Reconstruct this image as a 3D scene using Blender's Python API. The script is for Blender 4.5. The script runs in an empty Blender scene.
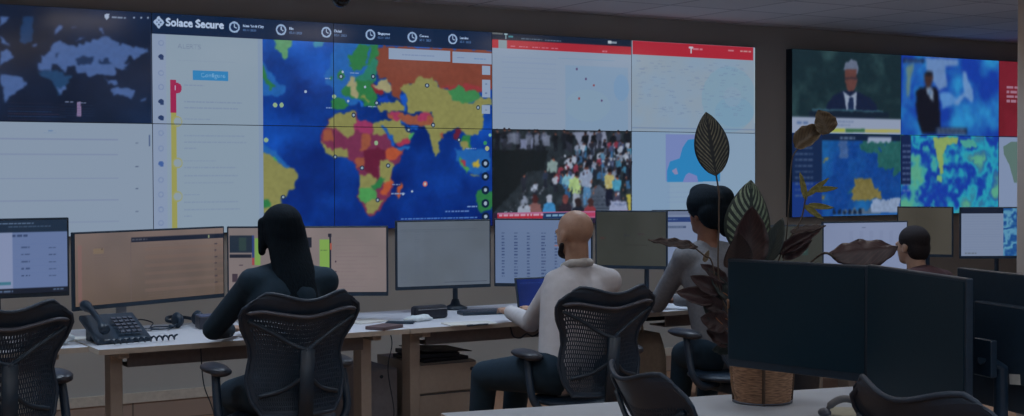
import bpy, bmesh, math, random
import numpy as np
from mathutils import Vector, Matrix
random.seed(7); RNG = np.random.RandomState(11)
C = bpy.context.scene.collection
PI = math.pi

# ------------------------------------------------------------------ camera maths (photo frame 1024 x 416)
F_, YAW, PIT, ROL, D, X0, H = 1387.7, .5421, .0237, -.0038, 8.49, 2.525, 1.52
ZT = H + 1.0108                       # top of the video wall
_f = np.array([math.sin(YAW)*math.cos(PIT), math.cos(YAW)*math.cos(PIT), -math.sin(PIT)])
_r = np.array([math.cos(YAW), -math.sin(YAW), 0.]); _u = np.cross(_r, _f)
_r2 = math.cos(ROL)*_r + math.sin(ROL)*_u; _u2 = -math.sin(ROL)*_r + math.cos(ROL)*_u
def ray(x, y): return _f + _r2*(x-512)/F_ - _u2*(y-208)/F_
def at(x, y, Z): return Vector(np.array([0, 0, H]) + ray(x, y)*Z)
def ony(x, y, Y): d = ray(x, y); return Vector(np.array([0, 0, H]) + d*(Y/d[1]))
def onz(x, y, z): d = ray(x, y); return Vector(np.array([0, 0, H]) + d*((z-H)/d[2]))

cam = bpy.data.cameras.new('camera'); co = bpy.data.objects.new('camera', cam); C.objects.link(co)
cam.sensor_width = 36; cam.lens = 36*F_/1024; cam.clip_start = .05
m = Matrix(((_r2[0], _u2[0], -_f[0], 0), (_r2[1], _u2[1], -_f[1], 0), (_r2[2], _u2[2], -_f[2], H), (0, 0, 0, 1)))
co.matrix_world = m; bpy.context.scene.camera = co

# ------------------------------------------------------------------ materials
def lin(c):
    c = np.asarray(c, float)/255.
    return np.where(c <= .04045, c/12.92, ((c+.055)/1.055)**2.4)
MATS = {}
def mat(name, rgb, rough=.6, metal=0., noise=.08, scale=40., bump=0., spec=.5, coat=0.):
    if name in MATS: return MATS[name]
    mt = bpy.data.materials.new(name); mt.use_nodes = True
    nt = mt.node_tree; b = nt.nodes['Principled BSDF']
    b.inputs['Roughness'].default_value = rough; b.inputs['Metallic'].default_value = metal
    b.inputs['Specular IOR Level'].default_value = spec
    if coat: b.inputs['Coat Weight'].default_value = coat
    c = lin(rgb)
    tc = nt.nodes.new('ShaderNodeTexCoord'); n = nt.nodes.new('ShaderNodeTexNoise'); r = nt.nodes.new('ShaderNodeValToRGB')
    n.inputs['Scale'].default_value = scale; n.inputs['Detail'].default_value = 3
    r.color_ramp.elements[0].position = .3; r.color_ramp.elements[1].position = .7
    r.color_ramp.elements[0].color = (*(c*(1-noise)), 1); r.color_ramp.elements[1].color = (*(c*(1+noise)), 1)
    nt.links.new(tc.outputs['Object'], n.inputs['Vector']); nt.links.new(n.outputs['Fac'], r.inputs['Fac'])
    nt.links.new(r.outputs['Color'], b.inputs['Base Color'])
    if bump:
        bp = nt.nodes.new('ShaderNodeBump'); bp.inputs['Strength'].default_value = bump; bp.inputs['Distance'].default_value = .004
        nt.links.new(n.outputs['Fac'], bp.inputs['Height']); nt.links.new(bp.outputs['Normal'], b.inputs['Normal'])
    MATS[name] = mt; return mt
def grid_mat(name, rgb, line, sx, sy, mort, rough=.8, off=0., axis=None):
    mt = bpy.data.materials.new(name); mt.use_nodes = True; nt = mt.node_tree; b = nt.nodes['Principled BSDF']
    b.inputs['Roughness'].default_value = rough
    tc = nt.nodes.new('ShaderNodeTexCoord'); br = nt.nodes.new('ShaderNodeTexBrick')
    br.offset = off; br.squash = 1; br.inputs['Scale'].default_value = 1
    br.inputs['Brick Width'].default_value = sx; br.inputs['Row Height'].default_value = sy
    br.inputs['Mortar Size'].default_value = mort; br.inputs['Mortar Smooth'].default_value = .1
    c = lin(rgb)
    br.inputs['Color1'].default_value = (*c, 1); br.inputs['Color2'].default_value = (*(c*.88), 1); br.inputs['Mortar'].default_value = (*lin(line), 1)
    if axis:
        mp = nt.nodes.new('ShaderNodeMapping'); mp.inputs['Rotation'].default_value = axis
        nt.links.new(tc.outputs['Object'], mp.inputs['Vector']); nt.links.new(mp.outputs['Vector'], br.inputs['Vector'])
    else: nt.links.new(tc.outputs['Object'], br.inputs['Vector'])
    nt.links.new(br.outputs['Color'], b.inputs['Base Color']); return mt
def emit_col():
    mt = bpy.data.materials.new('screen_picture'); mt.use_nodes = True; nt = mt.node_tree; b = nt.nodes['Principled BSDF']
    a = nt.nodes.new('ShaderNodeAttribute'); a.attribute_name = 'Col'
    b.inputs['Base Color'].default_value = (.004, .006, .01, 1); b.inputs['Roughness'].default_value = .15
    b.inputs['Specular IOR Level'].default_value = .5
    nt.links.new(a.outputs['Color'], b.inputs['Emission Color']); b.inputs['Emission Strength'].default_value = 1
    return mt
M_SCREEN = emit_col()
BLACK = mat('black_plastic', (24, 44, 62), .45, noise=.1)
MESHB = mat('black_chair_polymer', (26, 46, 66), .5, noise=.1)
GLOSS = mat('dark_grey_gloss', (76, 82, 96), .38)
OFFSC = mat('switched_off_screen', (14, 42, 58), .42, noise=.03, spec=.25)
WHITE = mat('white_laminate', (188, 192, 202), .45, noise=.03, scale=8)
EDGE = mat('desk_edge_band', (176, 168, 158), .6, noise=.05)
POST = mat('cream_powder_coat', (166, 158, 150), .5, noise=.04)
STEEL = mat('brushed_steel', (120, 122, 128), .35, metal=.7)
SILV = mat('silver_plastic', (125, 125, 130), .4)
SKIN = mat('skin', (160, 128, 110), .55, noise=.06, scale=60)
SKIN2 = mat('brown_skin', (118, 82, 66), .55, noise=.06, scale=60)
HAIRB = mat('black_hair', (12, 24, 34), .85, noise=.3, scale=150, spec=.12)
HAIRD = mat('dark_brown_hair', (38, 36, 40), .85, noise=.3, scale=150, spec=.15)
SHIRTW = mat('white_shirt_cloth', (182, 182, 188), .8, noise=.05, scale=25, bump=.5)
SHIRTG = mat('grey_shirt_cloth', (104, 108, 116), .85, noise=.1, scale=60, bump=.3)
NAVY = mat('dark_navy_cloth', (12, 40, 58), .95, noise=.1, bump=.2)
MAROON = mat('dark_red_cloth', (60, 34, 40), .9)

def strands(mt):
    nt = mt.node_tree; n = [q for q in nt.nodes if q.type == 'TEX_NOISE'][0]; tc = [q for q in nt.nodes if q.type == 'TEX_COORD'][0]; b = nt.nodes['Principled BSDF']
    mp = nt.nodes.new('ShaderNodeMapping'); mp.inputs['Scale'].default_value = (1, 1, .04); nt.links.new(tc.outputs['Object'], mp.inputs['Vector']); nt.links.new(mp.outputs['Vector'], n.inputs['Vector'])
    bp = nt.nodes.new('ShaderNodeBump'); bp.inputs['Strength'].default_value = .6; bp.inputs['Distance'].default_value = .004; nt.links.new(n.outputs['Fac'], bp.inputs['Height']); nt.links.new(bp.outputs['Normal'], b.inputs['Normal'])
strands(HAIRB)
# ------------------------------------------------------------------ object helpers
def setp(o, label=None, cat=None, group=None, kind=None):
    if label: o['label'] = label
    if cat: o['category'] = cat
    if group: o['group'] = group
    if kind: o['kind'] = kind
    return o
def thing(name, label, cat, loc=(0, 0, 0), rz=0., group=None):
    o = bpy.data.objects.new(name, None); o.empty_display_size = .1; C.objects.link(o)
    o.location = loc; o.rotation_euler = (0, 0, rz); return setp(o, label, cat, group)
def link(name, me, mt=None, parent=None, smooth=False, label=None):
    o = bpy.data.objects.new(name, me); C.objects.link(o)
    if mt is not None:
        for q in (mt if isinstance(mt, (list, tuple)) else [mt]): me.materials.append(q)
    if smooth: me.polygons.foreach_set('use_smooth', [True]*len(me.polygons))
    if parent: o.parent = parent
    if label: o['label'] = label
    return o
def obj(name, bm, mt, parent=None, smooth=False, bevel=0., label=None):
    me = bpy.data.meshes.new(name); bmesh.ops.recalc_face_normals(bm, faces=bm.faces[:]); bm.to_mesh(me); bm.free()
    o = link(name, me, mt, parent, smooth, label)
    if bevel:
        b = o.modifiers.new('bevel', 'BEVEL'); b.width = bevel; b.segments = 2; b.limit_method = 'ANGLE'
    return o
def B(): return bmesh.new()
def box(bm, c, s, rz=0., rx=0., ry=0., mi=0):
    M = Matrix.Translation(c) @ Matrix.Rotation(rz, 4, 'Z') @ Matrix.Rotation(ry, 4, 'Y') @ Matrix.Rotation(rx, 4, 'X') @ Matrix.Diagonal((*s, 1))
    r = bmesh.ops.create_cube(bm, size=1, matrix=M)
    if mi:
        for f in {f for v in r['verts'] for f in v.link_faces}: f.material_index = mi
    return bm
def ell(bm, c, r, rz=0., rx=0., seg=20):
    M = Matrix.Translation(c) @ Matrix.Rotation(rz, 4, 'Z') @ Matrix.Rotation(rx, 4, 'X') @ Matrix.Diagonal((*r, 1))
    bmesh.ops.create_uvsphere(bm, u_segments=seg, v_segments=max(8, seg//2), radius=1, matrix=M); return bm
def tube(bm, pts, rad, n=8, cap=True, flat=1.):
    pts = [Vector(p) for p in pts]
    rs = rad if isinstance(rad, (list, tuple)) else [rad]*len(pts)
    rings = []; nrm = None
    for i, p in enumerate(pts):
        t = (pts[min(i+1, len(pts)-1)] - pts[max(i-1, 0)]).normalized()
        if nrm is None:
            nrm = t.cross(Vector((0, 0, 1)));
            if nrm.length < .1: nrm = t.cross(Vector((0, 1, 0)))
        nrm = (nrm - t*nrm.dot(t)).normalized(); bi = t.cross(nrm)
        rings.append([bm.verts.new(p + (nrm*math.cos(a)*rs[i] + bi*math.sin(a)*rs[i]*flat)) for a in [2*PI*k/n for k in range(n)]])
    for a, b in zip(rings, rings[1:]):
        for k in range(n): bm.faces.new((a[k], a[(k+1) % n], b[(k+1) % n], b[k]))
    if cap: bm.faces.new(rings[0][::-1]); bm.faces.new(rings[-1])
    return bm
def curve_pts(pts, n=8):
    pts = [Vector(p) for p in pts]; out = []
    P = [pts[0]*2-pts[1]] + pts + [pts[-1]*2-pts[-2]]
    for i in range(1, len(P)-2):
        for k in range(n):
            t = k/n; a, b, c, d = P[i-1:i+3]
            out.append(.5*((2*b)+(c-a)*t+(2*a-5*b+4*c-d)*t*t+(3*b-a-3*c+d)*t**3))
    out.append(pts[-1]); return out
def lathe(bm, prof, c=(0, 0, 0), n=32):
    c = Vector(c); rings = [[bm.verts.new(c+Vector((r*math.cos(2*PI*k/n), r*math.sin(2*PI*k/n), z))) for k in range(n)] for r, z in prof]
    for a, b in zip(rings, rings[1:]):
        for k in range(n): bm.faces.new((a[k], a[(k+1) % n], b[(k+1) % n], b[k]))
    bm.faces.new(rings[0][::-1]); bm.faces.new(rings[-1]); return bm
def copy_tree(o, parent=None):
    c = o.copy(); C.objects.link(c)
    if parent is not None: c.parent = parent
    for ch in list(o.children): copy_tree(ch, c)
    return c

# ------------------------------------------------------------------ canvases: what the screens show, painted as vertex colours
def fbm(h, w, cell, seed, octv=3):
    rs = np.random.RandomState(seed); out = np.zeros((h, w)); amp = 1.; tot = 0
    for k in range(octv):
        gh, gw = int(h/cell)+3, int(w/cell)+3; g = rs.rand(gh, gw)
        yy = np.arange(h)/cell; xx = np.arange(w)/cell
        y0 = yy.astype(int); x0_ = xx.astype(int); fy = (yy-y0)[:, None]; fx = (xx-x0_)[None]
        fy = fy*fy*(3-2*fy); fx = fx*fx*(3-2*fx)
        a = g[y0][:, x0_]; b = g[y0][:, x0_+1]; c = g[y0+1][:, x0_]; d = g[y0+1][:, x0_+1]
        out += amp*((a*(1-fx)+b*fx)*(1-fy)+(c*(1-fx)+d*fx)*fy); tot += amp; amp *= .5; cell = max(2, cell/2)
    return out/tot
class Canvas:
    def __init__(s, w, h, ppm, bg=(0, 0, 0)):
        s.w, s.h, s.p = w, h, ppm; s.W, s.Hh = int(round(w*ppm)), int(round(h*ppm))
        s.a = np.zeros((s.Hh, s.W, 3)); s.a[:] = bg; s.conv = None
    def pt(s, p): return (p[0]*s.p, p[1]*s.p)                     # metres from top-left -> cells
    def poly(s, pts, col, raw=False, a=1.):
        q = np.array([s.pt(p) for p in pts]) if not raw else np.array(pts, float)
        x0_, y0 = np.floor(q.min(0)).astype(int); x1, y1 = np.ceil(q.max(0)).astype(int)+1
        x0_, y0 = max(x0_, 0), max(y0, 0); x1, y1 = min(x1, s.W), min(y1, s.Hh)
        if x1 <= x0_ or y1 <= y0: return
        X, Y = np.meshgrid(np.arange(x0_, x1)+.5, np.arange(y0, y1)+.5); ins = np.zeros(X.shape, bool)
        for (ax, ay), (bx, by) in zip(q, np.roll(q, -1, 0)):
            if ay == by: continue
            c = (ay > Y) != (by > Y); ins ^= c & (X < (bx-ax)*(Y-ay)/(by-ay)+ax)
        sub = s.a[y0:y1, x0_:x1]; sub[ins] = sub[ins]*(1-a)+np.array(col, float)*a
    def rect(s, x, y, w, h, col, a=1.): s.poly([(x, y), (x+w, y), (x+w, y+h), (x, y+h)], col, a=a)
    def disc(s, x, y, r, col, ry=None, a=1.): s.poly([(x+r*math.cos(t), y+(ry or r)*math.sin(t)) for t in np.linspace(0, 2*PI, 20)[:-1]], col, a=a)
    def line(s, x0_, y0, x1, y1, w, col, a=1.):
        dx, dy = x1-x0_, y1-y0; L = math.hypot(dx, dy) or 1; nx, ny = -dy/L*w/2, dx/L*w/2
        s.poly([(x0_+nx, y0+ny), (x1+nx, y1+ny), (x1-nx, y1-ny), (x0_-nx, y0-ny)], col, a=a)
    def words(s, x, y, w, h, col, seed=0, a=.8):                 # a line of small unreadable writing
        rs = random.Random(seed); e = x+w
        while x < e:
            l = rs.uniform(1.2, 4.5)*h; s.rect(x, y, min(l, e-x), h, col, a); x += l+h*.7
    def text(s, x, y, size, txt, col, bold=0.):
        cu = bpy.data.curves.new('t', 'FONT'); cu.body = txt; cu.size = size
        o = bpy.data.objects.new('t', cu); C.objects.link(o); dg = bpy.context.evaluated_depsgraph_get()
        me = o.evaluated_get(dg).to_mesh(); me.calc_loop_triangles(); V = [v.co.copy() for v in me.vertices]
        for dx, dy in ((0, 0), (bold, 0), (-bold, 0), (0, bold), (0, -bold))[:5 if bold else 1]:
            for t in me.loop_triangles: s.poly([(x+dx+V[i].x, y+dy-V[i].y) for i in t.vertices], col)
        bpy.data.objects.remove(o); bpy.data.curves.remove(cu)
    def warp(s, x, y, w, h, amp, cell, seed, grain=0.):
        x0_, y0, x1, y1 = [int(q*s.p) for q in (x, y, x+w, y+h)]; r = s.a[y0:y1, x0_:x1].copy(); hh, ww = r.shape[:2]
        dx = (fbm(hh, ww, cell, seed, 2)-.5)*2*amp; dy = (fbm(hh, ww, cell, seed+1, 2)-.5)*2*amp
        Y, X = np.mgrid[0:hh, 0:ww]; r = r[np.clip(Y+dy, 0, hh-1).astype(int), np.clip(X+dx, 0, ww-1).astype(int)]
        if grain: r = r*(1+(fbm(hh, ww, 7, seed+5, 2)[..., None]-.5)*grain)
        s.a[y0:y1, x0_:x1] = r
    def soften(s, x, y, w, h, r):
        x0_, y0, x1, y1 = [int(q*s.p) for q in (x, y, x+w, y+h)]; q = s.a[y0:y1, x0_:x1].copy()
        for ax in (0, 1):
            for _ in range(2):
                p_ = np.pad(q, [(r, r) if k == ax else (0, 0) for k in range(3)], mode='edge'); q = sum(np.take(p_, np.arange(k, k+q.shape[ax]), ax) for k in range(2*r+1))/(2*r+1)
        s.a[y0:y1, x0_:x1] = q
    def sample(s, x, y, w, h, nu, nv):
        """average colours on an nv x nu vertex lattice (box filter around each vertex)"""
        cs = np.vstack([np.zeros((1, s.W+1, 3)), np.hstack([np.zeros((s.Hh, 1, 3)), s.a.cumsum(0).cumsum(1)])])
        u = (x+np.linspace(0, 1, nu)*w)*s.p; v = (y+np.linspace(0, 1, nv)*h)*s.p
        hu = max(.5, w*s.p/(nu-1)/2); hv = max(.5, h*s.p/(nv-1)/2)
        cl = lambda q, n: np.clip(np.round(q).astype(int), 0, n)
        ua, ub = cl(u-hu, s.W), cl(u+hu, s.W); va, vb = cl(v-hv, s.Hh), cl(v+hv, s.Hh)
        ua = np.minimum(ua, s.W-1); va = np.minimum(va, s.Hh-1); ub = np.maximum(ub, ua+1); vb = np.maximum(vb, va+1)
        A = cs[vb][:, ub]-cs[va][:, ub]-cs[vb][:, ua]+cs[va][:, ua]
        return A/((vb-va)[:, None]*(ub-ua)[None])[..., None]
def screen_mesh(name, w, h, cols, parent, loc=(0, 0, 0), rot=None):
    """flat lattice in local XZ facing -Y, lower-left at origin; cols[row from top][col]"""
    nv, nu = cols.shape[:2]; me = bpy.data.meshes.new(name)
    U, V = np.meshgrid(np.linspace(0, w, nu), np.linspace(h, 0, nv)); co_ = np.zeros((nv*nu, 3)); co_[:, 0] = U.ravel(); co_[:, 2] = V.ravel()
    i = np.arange(nv*nu).reshape(nv, nu); q = np.stack([i[1:, :-1], i[1:, 1:], i[:-1, 1:], i[:-1, :-1]], -1).reshape(-1, 4)
    me.vertices.add(nv*nu); me.vertices.foreach_set('co', co_.ravel())
    me.loops.add(q.size); me.loops.foreach_set('vertex_index', q.ravel().astype(np.int32))
    me.polygons.add(len(q)); me.polygons.foreach_set('loop_start', np.arange(0, q.size, 4, dtype=np.int32)); me.update()
    at_ = me.color_attributes.new('Col', 'FLOAT_COLOR', 'POINT')
    rgba = np.ones((nv*nu, 4)); rgba[:, :3] = lin(np.clip(cols.reshape(-1, 3), 0, 255)); at_.data.foreach_set('color', rgba.ravel())
    o = link(name, me, M_SCREEN, parent); o.location = loc
    if rot: o.rotation_euler = rot
    return o

WHT = np.array((130, 146, 166.)); INK = (96, 110, 140); NAVYC = (14, 32, 60)
#--- left video wall: 5 columns x 2 rows
PW, PH = 1.2137, .685; XL = X0-PW
A = Canvas(PW*5, PH*2, 400, WHT)
def cA(x, y): p = ony(x, y, D); return (p.x-XL, ZT-p.z)
def Pz(x0_, y0, pts, k=6.4): return [cA(x0_+u/k, y0+v/k) for u, v in pts]
def ap(col, x0_, y0, *pts, k=6.4): A.poly(Pz(x0_, y0, pts, k), col)
def adisc(x, y, rpx, col): q = cA(x, y); A.disc(q[0], q[1], rpx/160., col)
def abar(x, y, wpx, hpx, col, seed=0, a=.8):
    q = cA(x, y); q2 = cA(x+wpx, y); A.words(q[0], q[1], q2[0]-q[0], hpx/165., col, seed, a)
cell = lambda s: slice(int(s[0]*400), int(s[1]*400))
# column 0, top: dark world map
a0 = A.a[cell((0, PH)), cell((0, PW))]; n = fbm(*a0.shape[:2], 90, 3)[..., None]
a0[:] = np.array((11, 20, 38))+n*np.array((10, 20, 34))
ap((20, 52, 92), 0, 0, (150, 105), (212, 105), (215, 180), (200, 250), (160, 290), (130, 260), (135, 180))
LND = (66, 92, 142)
ap(LND, 0, 0, (310, 320), (330, 290), (380, 262), (440, 285), (500, 290), (540, 262), (580, 258), (600, 240), (640, 235), (690, 225), (720, 255), (760, 275), (850, 290), (960, 320), (900, 345), (860, 385), (820, 350), (800, 400), (815, 440), (740, 430),
   (750, 480), (700, 480), (650, 474), (610, 474), (582, 494), (545, 454), (500, 469), (480, 434), (430, 424), (412, 460), (385, 444), (370, 414), (335, 419), (330, 454), (240, 449), (258, 400), (262, 350), (290, 362))
for pts in [((0, 105), (60, 110), (30, 150), (0, 180)), ((0, 230), (50, 290), (20, 300), (0, 275)), ((0, 320), (60, 322), (95, 365), (40, 400), (0, 418)),
            ((335, 175), (395, 168), (385, 200), (345, 212)), ((488, 262), (500, 235), (548, 222), (508, 252)), ((205, 288), (240, 285), (240, 298), (208, 302)), ((628, 175), (650, 170), (680, 215), (640, 205)), ((462, 168), (482, 168), (480, 178), (462, 178))]:
    ap(LND, 0, 0, *pts)
for pts in [((480, 380), (540, 360), (600, 375), (570, 416), (480, 416)), ((620, 385), (700, 380), (712, 398), (640, 405)), ((340, 350), (372, 330), (360, 372), (345, 372))]:
    ap((26, 46, 80), 0, 0, *pts)
ap((28, 62, 100), 0, 60, (245, 72), (330, 68), (400, 80), (455, 100), (440, 150), (410, 178), (400, 190), (370, 215), (340, 140), (260, 105))
for pts in [((0, 85), (60, 95), (165, 130), (150, 170), (110, 190), (60, 240), (40, 270), (15, 270), (30, 180), (0, 130)), ((360, 180), (400, 170), (420, 190), (380, 215)),
            ((715, 190), (750, 170), (800, 175), (850, 200), (840, 245), (790, 215), (715, 222)), ((650, 100), (700, 150), (740, 128), (762, 150), (720, 165), (690, 150)), ((800, 10), (824, 28), (780, 62), (758, 50)), ((930, 235), (940, 245), (900, 268), (895, 258))]:
    ap(LND, 0, 60, *pts)
A.warp(0, .1, PW, PH-.14, 7, 11, 91, .1); A.soften(0, 0, PW-.004, PH-.005, 2)
for k in range(7): abar(8, 103+k*2.6, 44+7*(k % 3), .5, (46, 70, 110) if k % 2 else (80, 52, 66), k, .5)
ap((120, 104, 140), 0, 60, (492, 268), (518, 268), (520, 362), (492, 362)); abar(65, 101.5, 8, .9, (120, 130, 160), 2); abar(78, 102.5, 8, .9, (120, 130, 160), 3)
for k in range(5): abar(60, 105+k*2.5, 34, .4, (50, 66, 96), 20+k, .5)
ap((150, 165, 190), 0, 0, (668, 90), (700, 90), (698, 112), (684, 128), (670, 112)); abar(111.5, 16.2, 14, 1.5, (130, 145, 170), 5)
for x in (134, 141, 148): adisc(x, 17.6, .9, (150, 165, 190))
# column 0, bottom: pale list
for k, y in enumerate((138, 153.5, 178, 200.5, 223)): q = cA(0, y); A.rect(0, q[1], 1.0, .006, (112, 124, 156), .6)
for y in (142.5, 166, 188, 211): abar(135.5, y, 3, 1, (70, 84, 110))
abar(48, 130, 5, 1.2, (90, 120, 160)); abar(43, 132.8, 13, .7, (110, 134, 166))
q = cA(150.5, 135); A.rect(q[0]-.012, q[1], .008, .07, (60, 80, 120))
# header across columns 1 and 2
x1, x2, x3 = PW, PW*2, PW*3
hb = cA(300, 40.8)[1]
# sea chart
s0 = cA(262.5, 80)[0]
aa = A.a[cell((hb, 2*PH)), cell((s0, x3))]; hh, ww = aa.shape[:2]; n = fbm(hh, ww, 150, 5, 4)[..., None]; n2 = fbm(hh, ww, 60, 8, 3)[..., None]
n = np.clip((n-.35)*2.6, 0, 1); gy = np.linspace(1, 0, hh)[:, None, None]
aa[:] = np.array((8, 34, 104))+n*np.array((8, 30, 52))+(n2-.5)*np.array((6, 20, 30))+gy**2*np.array((6, 24, 28))
SH = (32, 92, 164)
ap(SH, 150, 60, (715, 0), (760, 60), (820, 150), (870, 170), (860, 200), (820, 235), (770, 215), (715, 218))
ap(SH, 255, 0, (500, 262), (650, 270), (770, 280), (780, 450), (700, 560), (600, 500), (440, 520), (430, 480), (480, 430))
ap(SH, 255, 60, (430, 90), (520, 60), (620, 30), (760, 60), (760, 200), (620, 300), (520, 260), (500, 180), (450, 140))
GR, GL, YE, OR, RU = (42, 112, 66), (88, 142, 104), (128, 128, 78), (140, 78, 60), (118, 62, 50)
MG, CR, CM = (108, 46, 76), (92, 30, 54), (148, 144, 110)
ap(GL, 150, 0, (790, 245), (805, 290), (830, 340), (850, 370), (870, 382), (885, 340), (900, 290), (915, 250))
ap(GR, 150, 60, (715, 30), (745, 70), (760, 120), (790, 165), (770, 188), (740, 150), (715, 120))
ap((60, 130, 160), 300, 0, (80, 265), (150, 262), (140, 300), (110, 305))
ap(GR, 300, 0, (370, 285), (500, 285), (505, 345), (480, 400), (430, 425), (340, 430), (312, 400), (315, 360), (345, 330))
ap(SH, 300, 0, (436, 300), (448, 300), (440, 360), (425, 415), (412, 410), (428, 360))
ap(GR, 255, 60, (600, 0), (690, 0), (700, 40), (670, 60), (640, 70), (610, 50))
ap(GR, 255, 60, (520, 90), (560, 60), (580, 110), (545, 135), (525, 125)); ap(GR, 255, 60, (470, 105), (500, 105), (498, 125), (475, 125))
ap((40, 116, 96), 255, 60, (700, 90), (745, 0), (785, 0), (775, 130), (740, 120), (680, 130), (640, 130), (650, 110))
ap(GR, 255, 60, (540, 205), (580, 170), (620, 150), (660, 125), (760, 125), (760, 180), (790, 210), (775, 262), (775, 300), (740, 310), (700, 290), (665, 245), (640, 238), (600, 240), (570, 228))
ap(GR, 255, 60, (488, 250), (540, 235), (575, 260), (590, 290), (560, 320), (510, 328), (492, 300))
ap(CM, 255, 60, (580, 165), (600, 140), (620, 98), (642, 104), (636, 140), (655, 160), (652, 200), (664, 225), (640, 238), (612, 215), (618, 165), (600, 178))
ap((30, 96, 190), 255, 60, (640, 245), (700, 290), (690, 300), (650, 265)); ap((116, 130, 72), 255, 60, (680, 225), (700, 225), (735, 262), (715, 270))
ap(RU, 340, 60, (240, -90), (400, -84), (972, -62), (972, 190), (910, 190), (850, 185), (800, 200), (700, 190), (640, 175), (600, 130), (545, 105), (490, 130), (470, 155), (400, 158), (385, 220), (395, 265), (330, 225), (330, 170), (290, 110), (250, 120), (236, 70))
ap((134, 52, 56), 340, 60, (640, 172), (700, 165), (770, 150), (850, 165), (970, 175), (970, 192), (800, 202), (700, 192))
ap((30, 70, 150), 340, -20, (230, 365), (262, 365), (258, 425), (238, 425))
ap(YE, 340, 60, (380, 185), (400, 155), (470, 160), (485, 120), (545, 105), (590, 120), (625, 165), (700, 200), (720, 250), (780, 280), (850, 275), (880, 240), (970, 245), (970, 290), (905, 300), (915, 350), (922, 400),
   (915, 425), (880, 465), (850, 485), (800, 470), (750, 430), (690, 460), (655, 485), (630, 525), (630, 575), (612, 620), (598, 580), (585, 520), (565, 455), (530, 425), (590, 400), (585, 335), (430, 335), (422, 225))
ap((58, 124, 76), 340, 60, (695, 195), (760, 160), (800, 195), (880, 195), (900, 230), (850, 265), (790, 285), (730, 255), (705, 225))
ap((24, 80, 176), 340, 60, (385, 225), (415, 212), (424, 260), (415, 330), (400, 330), (395, 280))
ap((18, 60, 160), 340, 60, (240, 235), (290, 225), (332, 272), (300, 285), (240, 270))
ap((120, 36, 50), 340, 60, (200, 150), (225, 140), (270, 195), (270, 215), (240, 215), (205, 190))
ap(CM, 340, 60, (212, 155), (250, 145), (300, 118), (312, 155), (340, 190), (300, 215), (270, 195), (215, 178))
ap(YE, 340, 60, (235, 300), (290, 275), (370, 265), (402, 300), (402, 332), (290, 325), (250, 325))
ap(OR, 340, 60, (300, 332), (450, 350), (500, 350), (572, 335), (590, 380), (585, 410), (560, 425), (480, 428), (420, 414), (380, 380), (330, 395))
ap((148, 54, 88), 340, 60, (325, 330), (368, 335), (386, 390), (350, 395), (330, 370)); ap((148, 54, 88), 340, 60, (480, 392), (495, 350), (550, 330), (575, 350), (540, 395))
# africa
ap(MG, 255, 120, (455, 20), (510, -35), (640, -55), (655, 0), (700, 0), (750, 10), (830, 10), (835, 40), (880, 150), (905, 195), (960, 190), (925, 260), (885, 300), (875, 350), (880, 420), (860, 480), (835, 510), (810, 565), (765, 605),
   (725, 605), (700, 590), (670, 520), (655, 455), (672, 400), (665, 345), (640, 290), (620, 262), (580, 235), (500, 240), (450, 200), (420, 130), (425, 70))
ap(YE, 255, 120, (480, 0), (512, -35), (638, -54), (640, 70), (600, 115), (512, 60), (500, 45), (440, 45))
ap((140, 52, 92), 255, 120, (640, -5), (750, 10), (752, 92), (700, 90), (640, 60)); ap(YE, 255, 120, (755, 8), (830, 10), (850, 92), (755, 92))
ap(YE, 255, 120, (425, 130), (460, 160), (500, 192), (580, 182), (592, 228), (500, 242), (450, 208))
ap(OR, 255, 120, (440, 62), (492, 50), (500, 140), (440, 130)); ap(OR, 255, 120, (680, 90), (740, 95), (735, 170), (700, 200), (670, 190))
ap((164, 78, 52), 255, 120, (820, 190), (870, 165), (950, 198), (905, 250), (820, 245)); ap(CR, 255, 120, (700, 190), (820, 180), (830, 240), (790, 300), (785, 385), (720, 360), (690, 270))
ap(OR, 255, 120, (640, 245), (695, 240), (700, 300), (650, 300)); ap(YE, 255, 120, (800, 262), (862, 250), (890, 290), (868, 350), (878, 400), (800, 400), (795, 330))
ap(YE, 255, 120, (665, 345), (740, 350), (775, 385), (745, 450), (665, 450)); ap(GR, 340, 175, (195, 70), (270, 5), (282, 60), (220, 92))
ap((70, 140, 78), 340, 175, (118, 88), (190, 80), (240, 100), (232, 160), (150, 180), (128, 150)); ap(YE, 340, 175, (160, 190), (190, 150), (230, 170), (272, 160), (240, 225), (185, 246), (165, 232))
ap((164, 78, 52), 340, 175, (290, 40), (332, 20), (325, 75), (290, 130), (262, 110)); ap((164, 78, 52), 340, 175, (402, 40), (385, 130), (365, 160), (354, 120), (370, 70))
# arabia, india, se asia, australia, south america
ap((20, 80, 170), 340, 120, (270, 25), (300, 50), (350, 160), (335, 165), (270, 45))
ap(YE, 340, 120, (282, 0), (390, 0), (400, 40), (440, 75), (470, 90), (460, 120), (400, 148), (352, 155), (325, 105), (290, 35))
ap((150, 50, 76), 340, 120, (350, 165), (400, 130), (450, 120), (440, 148), (380, 165)); ap((70, 150, 90), 340, 120, (440, 95), (475, 85), (470, 115), (440, 130))
ap(SH, 340, 120, (350, 172), (440, 168), (435, 190), (370, 190)); ap((30, 90, 180), 340, 120, (385, 10), (440, 60), (500, 68), (500, 52), (430, 45), (400, 15))
ap(OR, 340, 120, (635, 85), (665, 80), (662, 118), (640, 122)); ap(SH, 340, 120, (735, 190), (900, 180), (960, 210), (960, 330), (860, 350), (780, 300), (745, 250))
ap(GR, 340, 120, (778, 95), (822, 92), (832, 180), (790, 170)); ap(YE, 340, 120, (765, 142), (810, 132), (822, 188), (780, 182)); ap(CR, 340, 120, (730, 60), (775, 55), (760, 130), (722, 112))
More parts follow.
